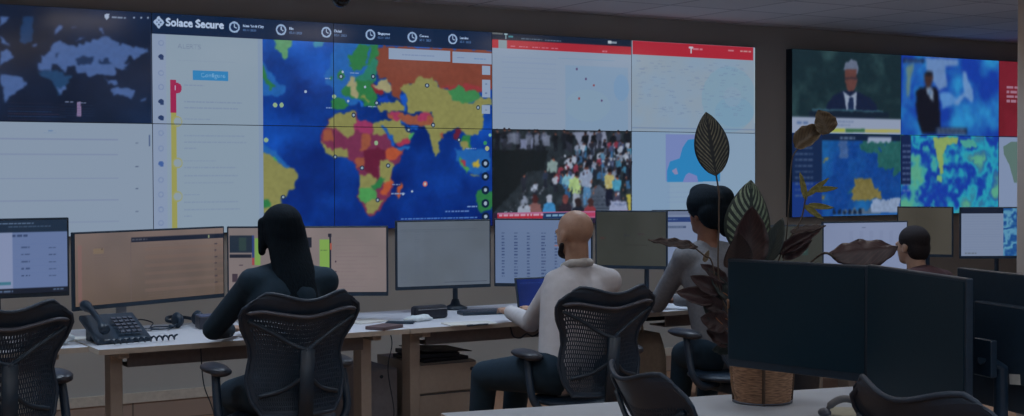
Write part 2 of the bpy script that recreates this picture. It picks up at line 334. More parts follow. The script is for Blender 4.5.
ap((70, 140, 80), 340, 120, (765, 235), (790, 260), (830, 310), (800, 325), (770, 280)); ap((150, 50, 70), 340, 120, (775, 260), (805, 258), (812, 290), (785, 292)); ap((170, 150, 60), 340, 120, (848, 285), (895, 248), (892, 298), (855, 305))
ap(GR, 340, 175, (870, 110), (900, 100), (975, 100), (975, 215), (900, 240), (870, 180)); ap(YE, 340, 120, (830, 345), (890, 350), (890, 358), (830, 352))
ap(SH, 150, 120, (722, 150), (800, 210), (870, 275), (900, 300), (850, 312), (722, 220))
ap(YE, 150, 120, (722, 205), (760, 215), (800, 255), (850, 300), (910, 310), (955, 345), (945, 375), (930, 392), (910, 435), (870, 485), (840, 495), (835, 535), (780, 600), (722, 600)); ap(GR, 150, 120, (722, 490), (765, 530), (770, 560), (722, 570)); ap((60, 150, 90), 150, 120, (780, 235), (800, 238), (815, 262), (800, 262))
A.warp(s0, hb, x3-s0, 2*PH-hb, 7, 12, 95, .13); A.soften(s0, hb, x3-s0, 2*PH-hb, 2)
for x, y in ((305.5, 91.5), (342.5, 72), (348, 101), (365, 87), (403, 214 - 20)): adisc(x, y, 1.4, (150, 168, 190))
for x, y in ((275, 105), (281.5, 105), (334, 96.5), (266, 140), (376, 143)): adisc(x, y, 2.4, (136, 164, 130))
for x, y in ((341, 76.5), (373, 76.5), (376.5, 103), (353.5, 115), (427, 85.5), (478, 107.5), (433, 125), (408.5, 130), (175.5, 165.5), (388, 165.5), (362, 168), (377.5, 200), (283, 197), (335, 157), (459, 140)):
    adisc(x, y, 2.6, (26, 44, 70)); adisc(x, y, 1.4, (140, 160, 176))
for x, y, w in ((392, 184, 8), (391, 193, 14), (466, 148, 10), (350, 72.5, 9), (325, 78, 6), (326, 107, 6), (368, 106, 9)): abar(x, y, w, 1.2, (130, 150, 190), x)
adisc(425, 184, 3, (170, 90, 90)); adisc(425, 184, 1.6, (180, 170, 170)); adisc(412, 191.5, 1.4, (150, 165, 185))
for x, y in ((485.3, 163.5), (485.3, 176.5), (485.3, 190), (485.3, 203.5), (485.5, 216.5)):
    adisc(x, y, 5, (12, 30, 56)); adisc(x, y, 2.2, (150, 168, 188))
adisc(487, 148.5, 2.8, (160, 164, 120)); adisc(485, 143, 2.4, (50, 130, 90)); adisc(490, 135, 2, (110, 170, 160))
abar(445, 211, 24, 1.6, (110, 140, 196), 4); abar(467, 206, 10, 1.3, (120, 150, 200), 6); abar(401, 218.5, 76, 1.6, (80, 120, 186), 7)
A.rect(x1, 0, 2*PW, hb, (15, 35, 64))
for px in (250, 330, 420, 480): q = cA(px, 30); A.rect(q[0]-.1, 0, .2, hb, (24, 40, 68), .5)
q = cA(158.8, 22.3); A.poly([(q[0]-.036, q[1]), (q[0], q[1]-.04), (q[0]+.036, q[1]), (q[0], q[1]+.04)], (150, 170, 200))
for dx, dy in ((-.012, 0), (.012, 0), (0, -.014), (0, .014)): A.disc(q[0]+dx, q[1]+dy, .006, (60, 84, 120))
q = cA(165.8, 25.6); A.text(q[0], q[1], .0665, 'Solace Secure', (166, 184, 212), .0026)
for (px, py), nm, ang in (((234.3, 27.2), 'New York City', 1), ((281, 29.8), 'Rio', 2), ((326.2, 32.3), 'Dubai', 3), ((370.3, 34.8), 'Singapore', 4), ((412.2, 37.2), 'Geneva', 4.4), ((452.6, 39.2), 'London', 3.4)):
    x, y = cA(px, py); A.disc(x, y, .036, (140, 164, 198)); A.disc(x, y, .025, (22, 42, 76))
    A.line(x, y, x, y-.02, .006, (150, 170, 200)); A.line(x, y, x+.016, y+.006, .006, (150, 170, 200))
    A.text(x+.056, y-.004, .0225, nm, (156, 178, 212), .0010); A.text(x+.056, y+.022, .02, '05:11 2023', (84, 116, 164), .0003)
for u0, v0, u1, v1 in ((388.5, 47.8, 450, 59.8), (452.2, 51.5, 491.8, 62.8)):
    a_, b_ = cA(u0, v0), cA(u1, v1); A.rect(a_[0], a_[1], b_[0]-a_[0], .076, (132, 150, 176))
abar(402, 54, 32, 1.2, (104, 124, 160), 3); abar(474, 58, 12, 1.6, (80, 120, 170), 4); abar(457, 57, 8, 1.2, (104, 124, 160), 5)
for v0, v1 in ((65.5, 75), (79.5, 97.5), (105.3, 114)):
    a_, b_ = cA(482, v0), cA(490, v1); A.rect(a_[0], a_[1], b_[0]-a_[0], b_[1]-a_[1], (134, 152, 178))
for y in (83.5, 92.5, 109.5): abar(485, y, 2, 1.4, (84, 104, 140))
# column 1 side panel of alerts
A.rect(x1, hb, s0-x1, 2*PH-hb, (131, 149, 166)); A.rect(x1, hb, .09, 2*PH-hb, (130, 146, 172)); A.rect(s0-.03, hb, .03, 2*PH-hb, (120, 140, 172), .6)
q = cA(177.5, 48.5); A.text(q[0], q[1], .045, 'ALERTS', (110, 126, 150))
a_, b_ = cA(192.8, 70.2), cA(228.3, 79.8); A.rect(a_[0], a_[1], b_[0]-a_[0], .062, (44, 122, 176)); A.text(a_[0]+.05, a_[1]+.042, .04, 'Configure', (110, 160, 200))
for k, y in enumerate((84.5, 101, 107, 118.5, 135, 141.5, 148, 160.5, 167, 175, 182.5, 194.5, 202, 209, 216)): abar(184, y, (20, 58, 54, 26, 60, 62, 12, 32, 52, 54, 50, 16, 54, 56, 8)[k], 1.1, (108, 124, 156), k, .5)
abar(178, 60, 58, .6, (112, 128, 158), 9, .4)
for k, y in enumerate((43, 56.5, 73, 87, 101.5, 117.5, 133, 148.5, 163.5, 180, 194.5, 209.5, 223)):
    c = (36, 56, 96) if k in (1, 4, 5) else (62, 92, 150) if k == 8 else (112, 130, 164); q = cA(161, y)
    if k in (1, 4, 5, 8): A.disc(q[0], q[1], .018, c, .014); A.rect(q[0]-.006, q[1], .022, .02, c)
    else: A.disc(q[0], q[1], .018, c); A.disc(q[0], q[1], .012, (130, 146, 172))
a_, b_ = cA(170.2, 79.6), cA(175.8, 112.7); A.rect(a_[0], a_[1], .036, b_[1]-a_[1], (146, 34, 76)); q = cA(176.5, 88); A.disc(q[0], q[1], .034, (146, 34, 76)); A.rect(q[0]-.012, q[1]-.016, .008, .03, (170, 150, 180))
A.rect(a_[0]+.002, b_[1], .036, 2*PH-b_[1], (146, 146, 82))
for y in (121.5, 163, 196.5): q = cA(177, y); A.disc(q[0], q[1], .034, (146, 148, 96)); A.disc(q[0]+.004, q[1], .025, (134, 150, 160))
# column 3 top: white page, dark bar, red bar
x4 = PW*4
A.rect(x3, 0, PW, PH, (131, 148, 170)); A.rect(x3, 0, PW, .05, (20, 32, 52)); A.rect(x3, .05, PW, .06, (158, 40, 54)); A.rect(x3+.055, .052, .07, .058, (120, 140, 150))
A.rect(x3, 0, .09, .016, (90, 96, 100)); A.text(x3+.10, .042, .05, 'T', (140, 168, 178), .002); abar(508.5, 35.7, 4.5, 1.6, (70, 150, 160)); abar(521, 38, 21, 1.2, (100, 120, 140), 2); abar(545, 39.5, 16, 1.2, (100, 120, 140), 3)
for px, w in ((510.5, 5), (519, 10), (532, 8), (541.5, 7), (551, 7), (602, 5)): abar(px, 45.6+(px-510)*.054, w, 1.5, (190, 120, 140), px)
A.rect(x3+1.0, .016, .03, .02, (170, 180, 190)); A.rect(x3+1.03, .02, .05, .012, (120, 134, 150))
for k in range(12): A.rect(x3+.08, .17+k*.036, .46, .003, (112, 130, 168), .5); A.rect(x3+.56, .16, .5, .002, (100, 140, 170), .3)
A.rect(x3+.62, .21, .56, .47, (122, 146, 172)); A.disc(x3+1.12, .36, .07, (108, 142, 178), .1, .6); A.disc(x3+.82, .5, .2, (126, 150, 170), .12, .6)
for dx, dy, c in ((.80, .245, 0), (.72, .175, 0), (.87, .29, 1), (.94, .40, 0), (.74, .39, 1)): A.disc(x3+dx, dy+.06, .009, (130, 70, 80) if c else (84, 70, 110))
# column 4 top
rr = A.a[cell((0, PH)), cell((x4, PW*5))]; n = fbm(*rr.shape[:2], 60, 21, 4)[..., None]
rr[:] = np.array((132, 150, 168))+(n-.5)*np.array((-10, 2, 16)); A.disc(x4+.95, .42, .28, (116, 150, 172), .26, .6); A.disc(x4+1.0, .52, .2, (112, 148, 174), .12, .6); A.disc(x4+.98, .40, .09, (130, 150, 172), .08, .5)
rs = random.Random(4)
for k in range(150): A.words(x4+rs.uniform(.02, 1.1), rs.uniform(.14, .56), .04, .006, (104, 122, 154), k, .45)
A.rect(x4+.01, .002, PW-.03, .104, (160, 38, 54)); A.rect(x4+PW-.012, .004, .008, .6, (150, 170, 180)); A.text(x4+.545, .075, .07, 'T', (178, 178, 190), .003); abar(692.5, 47.8, 10, 2.4, (186, 120, 136)); abar(728, 49.5, 6, 2.2, (186, 130, 140), 2); abar(740, 50.2, 11, 2.2, (186, 150, 150), 3)
A.rect(x4, PH-.03, PW, .006, (90, 110, 150), .6)
# column 4 bottom
A.rect(x4, PH, PW, PH, (128, 152, 176)); A.rect(x4, PH, .36, PH, (122, 148, 176))
pa, pb = cA(665.5, 138), cA(722, 181)
A.rect(pa[0], pa[1]-.03, .5, .36, (112, 128, 178)); ap((44, 124, 178), 620, 110, (435, 190), (640, 170), (640, 455), (430, 460), (300, 460), (300, 390), (320, 330), (380, 310), (400, 240))
ap((112, 124, 178), 620, 110, (420, 416), (440, 400), (490, 420), (500, 462), (400, 462)); ap((130, 128, 168), 620, 110, (330, 390), (360, 370), (372, 410), (350, 412))
for k in range(4): abar(667, 187+k*5, 46, .8, (112, 130, 170), k, .45)
# column 3 bottom: a crowd on steps
c0, r0 = x3, PH; q = A.a[cell((PH, 2*PH)), cell((x3, x4))]; n = fbm(*q.shape[:2], 14, 31, 3)[..., None]; q[:] = np.array((22, 28, 34))+n*np.array((26, 30, 32))
ap((20, 26, 30), 480, 120, (80, 190), (440, 190), (400, 320), (300, 330), (250, 416), (80, 600))
for k in range(90):
    t = rs.random(); x, y = 497+t*42+rs.uniform(-6, 8), 216-t*36+rs.uniform(0, 34); y = min(y, 216); adisc(x, y, rs.uniform(.4, 1.3), rs.choice([(80, 88, 100), (60, 66, 80), (36, 40, 48)]))
ap((70, 80, 96), 480, 175, (560, 200), (620, 140), (760, 60), (860, 150), (830, 230), (560, 235))
for k in range(5): q1, q2 = cA(580, 213-k*4), cA(632, 212-k*4); A.line(*q1, *q2, .006, (44, 52, 66))
ap((104, 112, 140), 480, 120, (240, 120), (385, 110), (385, 182), (240, 182)); ap((120, 128, 150), 480, 120, (590, 75), (800, 75), (820, 180), (650, 180))
SKC = [(140, 84, 70), (120, 76, 66), (96, 60, 54), (150, 100, 86)]; CLO = [(150, 160, 178), (150, 160, 178), (120, 130, 150), (30, 34, 44), (24, 28, 38), (60, 70, 100), (120, 50, 66), (60, 110, 140), (80, 120, 150), (40, 40, 50)]
def figure(x, y, h, top, leg, sk, arm=True):            # feet at (x,y) px, h px tall
    X, Y = cA(x, y); u = h/165.
    A.line(X-.06*u, Y, X-.05*u, Y-.5*u, .11*u, leg); A.line(X+.07*u, Y, X+.05*u, Y-.5*u, .11*u, leg)
    A.poly([(X-.16*u, Y-.80*u), (X-.07*u, Y-.86*u), (X+.07*u, Y-.86*u), (X+.16*u, Y-.80*u), (X+.13*u, Y-.45*u), (X-.13*u, Y-.45*u)], top)
    if arm: A.line(X-.16*u, Y-.8*u, X-.2*u, Y-.5*u, .07*u, top); A.line(X+.16*u, Y-.8*u, X+.1*u, Y-.55*u, .07*u, top)
    A.disc(X, Y-.92*u, .065*u, sk, .08*u); A.disc(X, Y-.95*u, .065*u, (26, 24, 28), .055*u)
for k in range(20):
    x = 497+rs.random()*132; figure(x, 148+rs.random()*4, 24, rs.choice([(24, 28, 36), (20, 24, 30), (60, 66, 84)]), rs.choice([(22, 26, 34), (40, 44, 56)]), rs.choice(SKC))
for k in range(95):
    t = rs.random(); y = 152+t*40; x = rs.uniform(max(545, 580-t*34) if t < .5 else 556, 630); figure(x, y, 17+t*7, rs.choice(CLO), rs.choice([(30, 36, 50), (70, 80, 100), (24, 26, 34), (50, 90, 130)]), rs.choice(SKC))
figure(553, 186, 36, (120, 140, 140), (24, 28, 38), SKC[0]); figure(567, 198, 34, (110, 160, 180), (40, 84, 128), SKC[0]); figure(576, 210, 46, (150, 176, 120), (136, 146, 160), SKC[1]); figure(586.5, 205, 50, (132, 146, 172), (76, 120, 160), SKC[2]); figure(609, 206, 46, (160, 152, 100), (24, 28, 44), SKC[1], False)
figure(617, 204, 36, (70, 140, 170), (60, 60, 80), SKC[0])
for x, y, c in ((535, 200, (146, 156, 176)), (555, 192, (150, 156, 172)), (545, 188, (40, 50, 70)), (524, 192, (34, 38, 50))): figure(x, y, 22, c, (30, 34, 46), SKC[0])
for x, y, c, hc in ((549, 209, (56, 124, 176), (150, 158, 176)), (535, 209, (120, 84, 84), (60, 30, 32)), (565, 209, (40, 34, 44), (110, 60, 60)), (524, 211, (140, 150, 168), (120, 130, 150)), (578, 212, (28, 34, 46), (40, 32, 34)), (590, 212, (120, 52, 60), (60, 40, 40))):
    X, Y = cA(x, y); A.poly([(X-.06, Y+.05), (X-.05, Y-.03), (X-.02, Y-.05), (X+.02, Y-.05), (X+.05, Y-.03), (X+.06, Y+.05)], c); A.disc(X, Y-.075, .027, hc, .034)
ap((136, 146, 176), 480, 175, (835, 165), (935, 165), (945, 232), (825, 228)); abar(614, 203.5, 12, 1.6, (80, 96, 130)); ap((156, 150, 70), 480, 175, (935, 130), (965, 120), (965, 230), (950, 230))
for k in range(60):
    x, y = rs.uniform(560, 629), rs.uniform(150, 200); adisc(x, y, rs.uniform(.8, 1.8), rs.choice([(160, 168, 184), (160, 168, 184), (150, 158, 176), (130, 90, 80), (60, 60, 74), (140, 150, 170), (90, 60, 56)]))
for k in range(50):
    t = rs.random(); x, y = 500+t*40+rs.uniform(-5, 8), 214-t*34+rs.uniform(-2, 10); adisc(x, min(y, 214), rs.uniform(.6, 1.4), rs.choice([(104, 112, 126), (80, 86, 98), (30, 34, 40)]))
for k in range(9):
    x = rs.uniform(500, 545); q = cA(x, 131+rs.random()*6); A.rect(q[0], q[1], .03+rs.random()*.04, .07, (110, 118, 140), .6)
A.warp(x3, PH, PW, PH*.84, 4, 8, 131, .25); A.soften(x3+.004, PH+.004, PW-.006, PH*.84, 2)
ya = cA(500, 212.8)[1]; A.rect(x3, ya, PW, 2*PH-ya, (40, 30, 50)); A.rect(x3+.04, ya, PW*.95, .052, (160, 96, 130)); A.rect(x3+.04, ya+.012, .44, .045, (158, 40, 56)); A.rect(x3+.42, ya+.006, .24, .052, (30, 52, 90)); A.rect(x3+.66, ya+.012, .5, .03, (164, 60, 92))
abar(499, 214.6, 44, 2.2, (190, 168, 190), 3); abar(546, 214.6, 26, 2.2, (130, 170, 200), 5)

#--- right video wall: 3 columns x 2 rows
D2, XR, PWR = D, 7.770, 1.2426
R = Canvas(PWR*3, PH*2, 300, (20, 30, 60))
def cR(x, y): p = ony(x, y, D2); return (p.x-XR, ZT+.006-p.z)
def rp(col, x0_, y0, *pts, k=6.4): R.poly([cR(x0_+u/k, y0+v/k) for u, v in pts], col)
def rbar(x, y, wpx, hpx, col, seed=0, a=.8): q = cR(x, y); q2 = cR(x+wpx, y); R.words(q[0], q[1], q2[0]-q[0], hpx/125., col, seed, a)
ce = lambda s: slice(int(s[0]*300), int(s[1]*300))
def fill(r0_, r1, c0_, c1, base, amp, cellsz, seed):
    z_ = R.a[ce((r0_, r1)), ce((c0_, c1))]; n_ = fbm(*z_.shape[:2], cellsz, seed, 4)[..., None]; z_[:] = np.array(base)+np.clip((n_-.4)*3, 0, 1)*np.array(amp); return z_, n_
fill(0, PH, 0, PWR, (24, 42, 50), (22, 30, 26), 60, 41)
for pts in [((470, 190), (480, 150), (520, 118), (555, 140), (565, 180), (560, 220)),]: rp((92, 102, 124), 770, 40, *pts)
rp((92, 60, 58), 770, 40, (478, 190), (552, 188), (554, 262), (540, 315), (515, 340), (492, 315), (478, 262)); rp((60, 46, 52), 770, 40, (476, 236), (556, 236), (556, 252), (476, 252))
rp((22, 32, 58), 770, 40, (360, 416), (400, 355), (470, 320), (560, 330), (640, 370), (680, 416), (680, 480), (660, 520), (340, 520)); rp((134, 146, 168), 770, 40, (468, 320), (485, 340), (515, 358), (545, 335), (552, 330), (545, 470), (490, 470)); rp((28, 42, 74), 770, 40, (500, 370), (518, 362), (532, 372), (535, 480), (497, 480))
rp((52, 84, 100), 770, 100, (270, 55), (720, 68), (720, 80), (270, 66)); rp((22, 34, 50), 770, 100, (250, 66), (760, 78), (760, 116), (250, 108))
q = cR(850, 118)[1]; R.rect(0, q, PWR, PH-q, (136, 148, 172)); rp((86, 122, 150), 770, 100, (330, 186), (480, 183), (480, 205), (330, 206)); rp((150, 160, 70), 770, 100, (330, 186), (480, 182), (480, 206), (330, 206)); rp((56, 100, 66), 770, 100, (482, 184), (605, 184), (605, 206), (482, 206)); rp((158, 156, 84), 770, 100, (607, 188), (830, 190), (830, 208), (607, 206)); rp((150, 60, 80), 770, 100, (195, 178), (242, 178), (242, 198), (195, 198)); rbar(836, 121, 18, 1.2, (84, 104, 140), 1); rbar(836, 124.5, 14, 1.2, (84, 104, 140), 2); rbar(797, 121, 11, 3, (70, 96, 140), 3)
c1 = PWR
fill(0, PH, c1, 2*c1, (22, 56, 150), (20, 76, 40), 70, 43)
rp((36, 90, 168), 864, 40, (250, 120), (400, 120), (340, 200), (300, 300), (290, 416), (240, 416)); rp((96, 128, 176), 864, 40, (390, 110), (600, 120), (600, 160), (520, 170), (530, 300), (480, 320), (400, 200)); rp((90, 120, 120), 864, 40, (270, 170), (320, 150), (300, 240), (285, 360), (270, 360))
rp((98, 136, 186), 864, 40, (630, 200), (655, 210), (660, 250), (690, 310), (700, 370), (690, 400), (640, 360), (600, 416), (570, 416), (600, 370), (640, 330), (630, 260)); rp((80, 130, 190), 864, 40, (480, 340), (540, 330), (600, 380), (560, 416), (500, 440))
rp((20, 22, 34), 864, 40, (330, 416), (335, 320), (385, 295), (450, 300), (475, 320), (485, 480), (490, 600), (370, 600), (345, 520)); rp((60, 44, 44), 864, 40, (385, 225), (400, 203), (430, 205), (440, 240), (432, 290), (410, 305), (388, 280)); rp((24, 26, 36), 864, 40, (385, 225), (398, 200), (432, 202), (440, 230)); rp((130, 150, 176), 864, 40, (395, 305), (430, 305), (442, 330), (440, 395), (430, 380), (405, 340)); rp((60, 90, 130), 864, 40, (412, 320), (424, 320), (430, 350), (422, 360))
rp((22, 36, 66), 864, 40, (250, 118), (385, 118), (385, 145), (250, 145)); rbar(905, 60, 17, 2, (80, 110, 150), 4); rp((24, 40, 70), 864, 120, (455, 48), (660, 50), (660, 95), (455, 92)); rbar(937, 128.5, 28, 1.6, (120, 136, 160), 5); rbar(937, 132, 28, 1.6, (120, 136, 160), 6)
c2 = 2*c1
fill(0, PH, c2, 3*c1, (104, 28, 40), (10, 4, 6), 60, 45)
for k in range(4): rbar(1006.5, 86+k*4.6, 14, 2.8, (160, 130, 150), k)
z_, n_ = fill(PH, 2*PH, 0, PWR, (18, 62, 132), (10, 30, 20), 80, 47)
n3 = fbm(*z_.shape[:2], 70, 48, 4)[..., None]; ws = np.linspace(0, 1, z_.shape[1])[None, :, None]; hs = np.linspace(0, 1, z_.shape[0])[:, None, None]
z_[:] = np.where((n3+ws*.25 > .68) & (ws > .5), (36, 88, 88), z_); z_[:] = np.where((n_+hs*.25-abs(ws-.66)*.35 > .60) & (hs > .3) & (hs < .8), (112, 104, 62), z_); z_[:] = np.where((n3+hs*.4+ws*.1 > .93) & (ws > .45), (76, 94, 116), z_); z_[:] = np.where((ws > .42) & (ws < .5) & (hs < .3), (60, 90, 140), z_)
z_[:] += (fbm(*z_.shape[:2], 8, 49, 2)[..., None]-.5)*14
R.rect(0, PH+.0, PWR, .055, (20, 34, 60)); R.rect(0, PH, .33, .40, (20, 38, 72)); R.rect(0, PH+.4, .33, .3, (22, 50, 116)); rp((136, 150, 176), 770, 100, (625, 238), (775, 240), (775, 268), (625, 266)); rbar(840, 137, 15, 2, (110, 130, 160), 3)
for k in range(10): rbar(795, 141+k*6, 18, 1.6, (90, 108, 140), k+10, .7)
rp((128, 146, 176), 770, 150, (645, 318), (832, 312), (832, 400), (648, 400)); rp((40, 96, 160), 770, 200, (400, 95), (832, 85), (832, 100), (400, 110))
for k in range(6): rp((20, 34, 56), 770, 200, (400+k*33, 62), (420+k*33, 62), (420+k*33, 92), (400+k*33, 92))
z_, n_ = fill(PH, 2*PH, c1, c2, (20, 56, 160), (4, 110, 30), 60, 51)
hg, wg = z_.shape[:2]; yy, xx = np.mgrid[0:hg, 0:wg]; wf = fbm(hg, wg, 60, 52, 4)
sw = np.sin(wf*20+xx*.012)*.5+.5; z_[:] = np.array((22, 56, 152))+(sw**1.4)[..., None]*np.array((16, 92, 20)); hot = np.clip((wf-.55)*6, 0, 1)[..., None]; z_[:] = z_*(1-hot)+hot*np.array((84, 156, 130))
def soft(col, pts):
    rp(col, 864, 120, *pts)
soft((130, 156, 92), ((440, 110), (600, 110), (590, 150), (530, 160), (500, 230), (510, 340), (490, 350), (470, 250), (450, 180))); soft((110, 160, 110), ((470, 350), (500, 360), (490, 400), (460, 390))); soft((70, 150, 140), ((610, 130), (700, 120), (720, 170), (640, 180)))
R.rect(c1, PH, .12, PH*.62, (22, 36, 74))
for k in range(9): rbar(902.5, 145+k*5.6, 8, 1.6, (110, 130, 170), k+4, .7)
R.rect(c2, PH, PWR, PH, (122, 138, 168)); rp((86, 110, 106), 864, 120, (890, 170), (940, 140), (1100, 140), (1100, 416), (960, 400), (930, 290), (895, 220))

# ------------------------------------------------------------------ the room
def struct(name, bm, mt, **k): o = obj(name, bm, mt, **k); o['kind'] = 'structure'; return o
CZ = 2.71; RX0, RX1, RY0 = -2.6, 12.4, -2.2
M_WALL = mat('beige_wall_paint', (174, 175, 174), .85, noise=.03, scale=3)
M_CEIL = grid_mat('ceiling_tiles', (206, 206, 210), (150, 150, 160), .6, .6, .010, .9)
M_FLOOR = mat('brown_carpet', (160, 122, 96), .95, noise=.15, scale=60)
struct('floor', box(B(), ((RX0+RX1)/2, (RY0+D)/2, -.05), (RX1-RX0+.4, D-RY0+.6, .1)), M_FLOOR)
struct('ceiling', box(B(), ((RX0+RX1)/2, (RY0+D)/2, CZ+.05), (RX1-RX0+.4, D-RY0+.6, .1)), M_CEIL)
struct('wall_back', box(B(), ((RX0+RX1)/2, D+.17, CZ/2), (RX1-RX0+.4, .2, CZ)), M_WALL)
struct('wall_front', box(B(), ((RX0+RX1)/2, RY0-.1, CZ/2), (RX1-RX0+.4, .2, CZ)), M_WALL)
struct('wall_left', box(B(), (RX0-.1, (RY0+D)/2, CZ/2), (.2, D-RY0+.2, CZ)), M_WALL)
struct('wall_right', box(B(), (RX1+.1, (RY0+D)/2, CZ/2), (.2, D-RY0+.2, CZ)), M_WALL)
M_BASE = grid_mat('skirting_tile', (166, 146, 134), (110, 100, 92), .6, 1., .006, .6, axis=(PI/2, 0, 0))
struct('baseboard_back', box(B(), ((RX0+RX1)/2, D+.06, .06), (RX1-RX0, .02, .12)), M_BASE)
struct('trim_1', box(B(), ((RX0+RX1)/2, D+.056, .15), (RX1-RX0, .028, .06)), mat('cream_trim', (196, 190, 180), .6))
pc = at(1016.3, 200, 8.5)
struct('wall_column', box(B(), (pc.x+.3, pc.y-.3, CZ/2), (.6, .6, CZ)), mat('column_paint', (164, 158, 154), .85, noise=.03, scale=3), bevel=.01)

# ------------------------------------------------------------------ lights of the room
M_LAMP = bpy.data.materials.new('lamp_diffuser'); M_LAMP.use_nodes = True
_b = M_LAMP.node_tree.nodes['Principled BSDF']; _b.inputs['Emission Color'].default_value = (1, .84, .7, 1); _b.inputs['Emission Strength'].default_value = 3.4
LPOS = [(x, 6.37) for x in (-1.1, .77, 2.64, 4.51, 6.38)]+[(x, y) for y in (4.3, 2.2, .1) for x in (-1.1, .77, 2.64, 4.51)]+[(6.38, 4.45), (8.25, 5.5), (8.25, 3.4), (6.38, 2.2)]  # desk row inferred; front rows and right-hand panels added, unseen, as fill light
for i, (x, y) in enumerate(LPOS):
    t = thing('ceiling_light', 'recessed square ceiling light panel out of view, front and right-hand ones added as fill', 'light', (x, y, CZ), 0, 'recessed ceiling lights')
    obj('light_frame', box(box(box(box(B(), (0, .3, -.008), (.62, .02, .016)), (0, -.3, -.008), (.62, .02, .016)), (.3, 0, -.008), (.02, .58, .016)), (-.3, 0, -.008), (.02, .58, .016)), SILV, t)
    obj('diffuser', box(B(), (0, 0, -.006), (.58, .58, .008)), M_LAMP, t)
    L = bpy.data.lights.new('ceiling_lamp', 'AREA'); L.shape = 'SQUARE'; L.size = .56; L.energy = 10.5 if y > 5 else 2.6 if y > 3 else 3.2 if y > 2 else 13
    L.color = (.62, .80, 1.0); L.spread = math.radians(122 if y > 3 else 172); lo = bpy.data.objects.new('ceiling_lamp', L); C.objects.link(lo); lo.location = (0, 0, -.012); lo.parent = t
w = bpy.data.worlds.new('world'); bpy.context.scene.world = w; w.use_nodes = True
w.node_tree.nodes['Background'].inputs['Color'].default_value = (.02, .03, .05, 1)

# ------------------------------------------------------------------ video walls
def display(x, zt, wd, y, cv, sx, sy, nu, nv, label, depth, group):
    t = thing('video_wall_display', label, 'display', (x, y, zt-PH), 0, group)
    obj('bezel', box(B(), (wd/2, depth/2, PH/2), (wd-.0006, depth, PH-.0006)), BLACK, t)
    b = .0022; cols = cv.sample(sx+b, sy+b, wd-2*b, PH-2*b, nu, nv)
    screen_mesh('screen', wd-2*b, PH-2*b, cols, t, (b, -.0015, b)); return t
LB = [['wide display with a dark blue world map, top left of the big video wall', 'display with a pale lined list, under the dark world map'],
      ['display with the Solace Secure logo, alerts list and the Atlantic, upper row', 'display with a yellow timeline and South America, lower row'],
      ['display showing Europe and orange Russia under city clocks, upper row', 'display showing Africa and the Indian Ocean on blue sea, lower row'],
      ['display with a white web page under a navy and red header bar', 'display with a news picture of a crowd sitting on steps'],
      ['display with a pale street map under an all-red header bar', 'display with a small blue sea map on a pale page, behind the leaf']]
for c in range(5):
    for r in range(2):
        display(XL+c*PW, ZT-r*PH, PW, D, A, c*PW, r*PH, 250 if c not in (1, 2) or r else 420, 142 if c not in (1, 2) or r else 237, LB[c][r], .07, 'displays of the large video wall')
LR = [['display with a grey-haired man in a suit and tie on dark green', 'display with a dark sidebar and a blue, green and gold map'],
      ['display with a dark-suited man standing before a bright blue map', 'display with swirling blue, cyan and yellow weather patterns'],
      ['red display with white lettering beside the column', 'display with a green and pale coast map beside the column']]
R.warp(0, 0, PWR, .50, 2.5, 10, 101, .15); R.warp(PWR, 0, PWR, PH-.12, 3, 9, 104, .15); R.warp(.34, PH+.06, PWR-.34, PH-.1, 7, 9, 107, .2); R.warp(PWR+.13, PH, PWR-.14, PH, 4, 9, 109, .1); R.soften(0, 0, PWR-.004, PH-.004, 2); R.soften(PWR+.004, 0, PWR-.008, PH-.004, 4); R.soften(0, PH+.004, PWR-.004, PH-.01, 2); R.soften(PWR+.004, PH+.004, PWR-.008, PH-.01, 2)
for c in range(3):
    for r in range(2):
        display(XR+c*PWR, ZT+.006-r*PH, PWR, D2, R, c*PWR, r*PH, 200, 112, LR[c][r], D+.07-D2, 'displays of the smaller video wall')
# cctv dome hanging from the ceiling close to the wall
p = at(341, 0, 8.1); t = thing('dome_camera', 'black security dome camera in a white ring above the video wall', 'camera', (p.x, p.y, CZ))
dz = CZ-(at(341, 7.5, 8.1).z)
obj('mount_ring', lathe(B(), [(.075, 0), (.08, -.02), (.072, -dz*.55), (.058, -dz*.62)]), SILV, t, True)
obj('dome', ell(B(), (0, 0, -dz+.055), (.055, .055, .055)), mat('dome_glass', (12, 16, 24), .12), t, True)

# ------------------------------------------------------------------ desks
DZ = .73
def desk(x0_, x1_, y0, y1, label, group='long row of white desks facing the video wall', rz=0., l0=.14):
    t = thing('desk', label, 'desk', (x0_, y0, 0), rz, group); w, d = x1_-x0_-.006, y1-y0
    bm = box(B(), (w/2, d/2, DZ-.0125), (w, d, .025)); bm.normal_update()
    for f in bm.faces:
        if abs(f.normal.z) < .5: f.material_index = 1
    obj('desktop', bm, [WHITE, EDGE], t)
    for lx in (l0, w-.14):
        obj('leg', box(box(box(B(), (lx, d*.3, .38), (.06, .1, .62)), (lx, d/2, .02), (.07, d*.86, .03)), (lx, d/2, DZ-.045), (.05, d*.8, .03)), POST, t, bevel=.004)
    obj('crossbeam', box(B(), (w/2, d*.42, DZ-.07), (w-.36, .05, .05)), BLACK, t)
    tr = box(B(), (w/2, d*.2, DZ-.075), (w-.36, .012, .075)); box(tr, (w/2, d*.28, DZ-.11), (w-.36, .16, .008))
    obj('cable_tray', tr, mat('grey_metal', (104, 102, 106), .5), t)
    return t
DY0, DY1 = 6.38, 7.30
desk(.04, 1.635, 6.52, 7.32, 'white desk at the left edge of the photo, set slightly back')
desk(1.64, 3.23, DY0, DY1, 'white desk the long-haired woman leans on')
desk(3.23, 4.83, DY0, DY1, 'white desk in front of the bald man')
desk(4.83, 6.43, DY0, DY1, 'white desk under the elbow of the person in grey', l0=.55)
desk(6.43, 8.03, DY0, DY1, 'white desk before the seated man far right, mostly hidden')
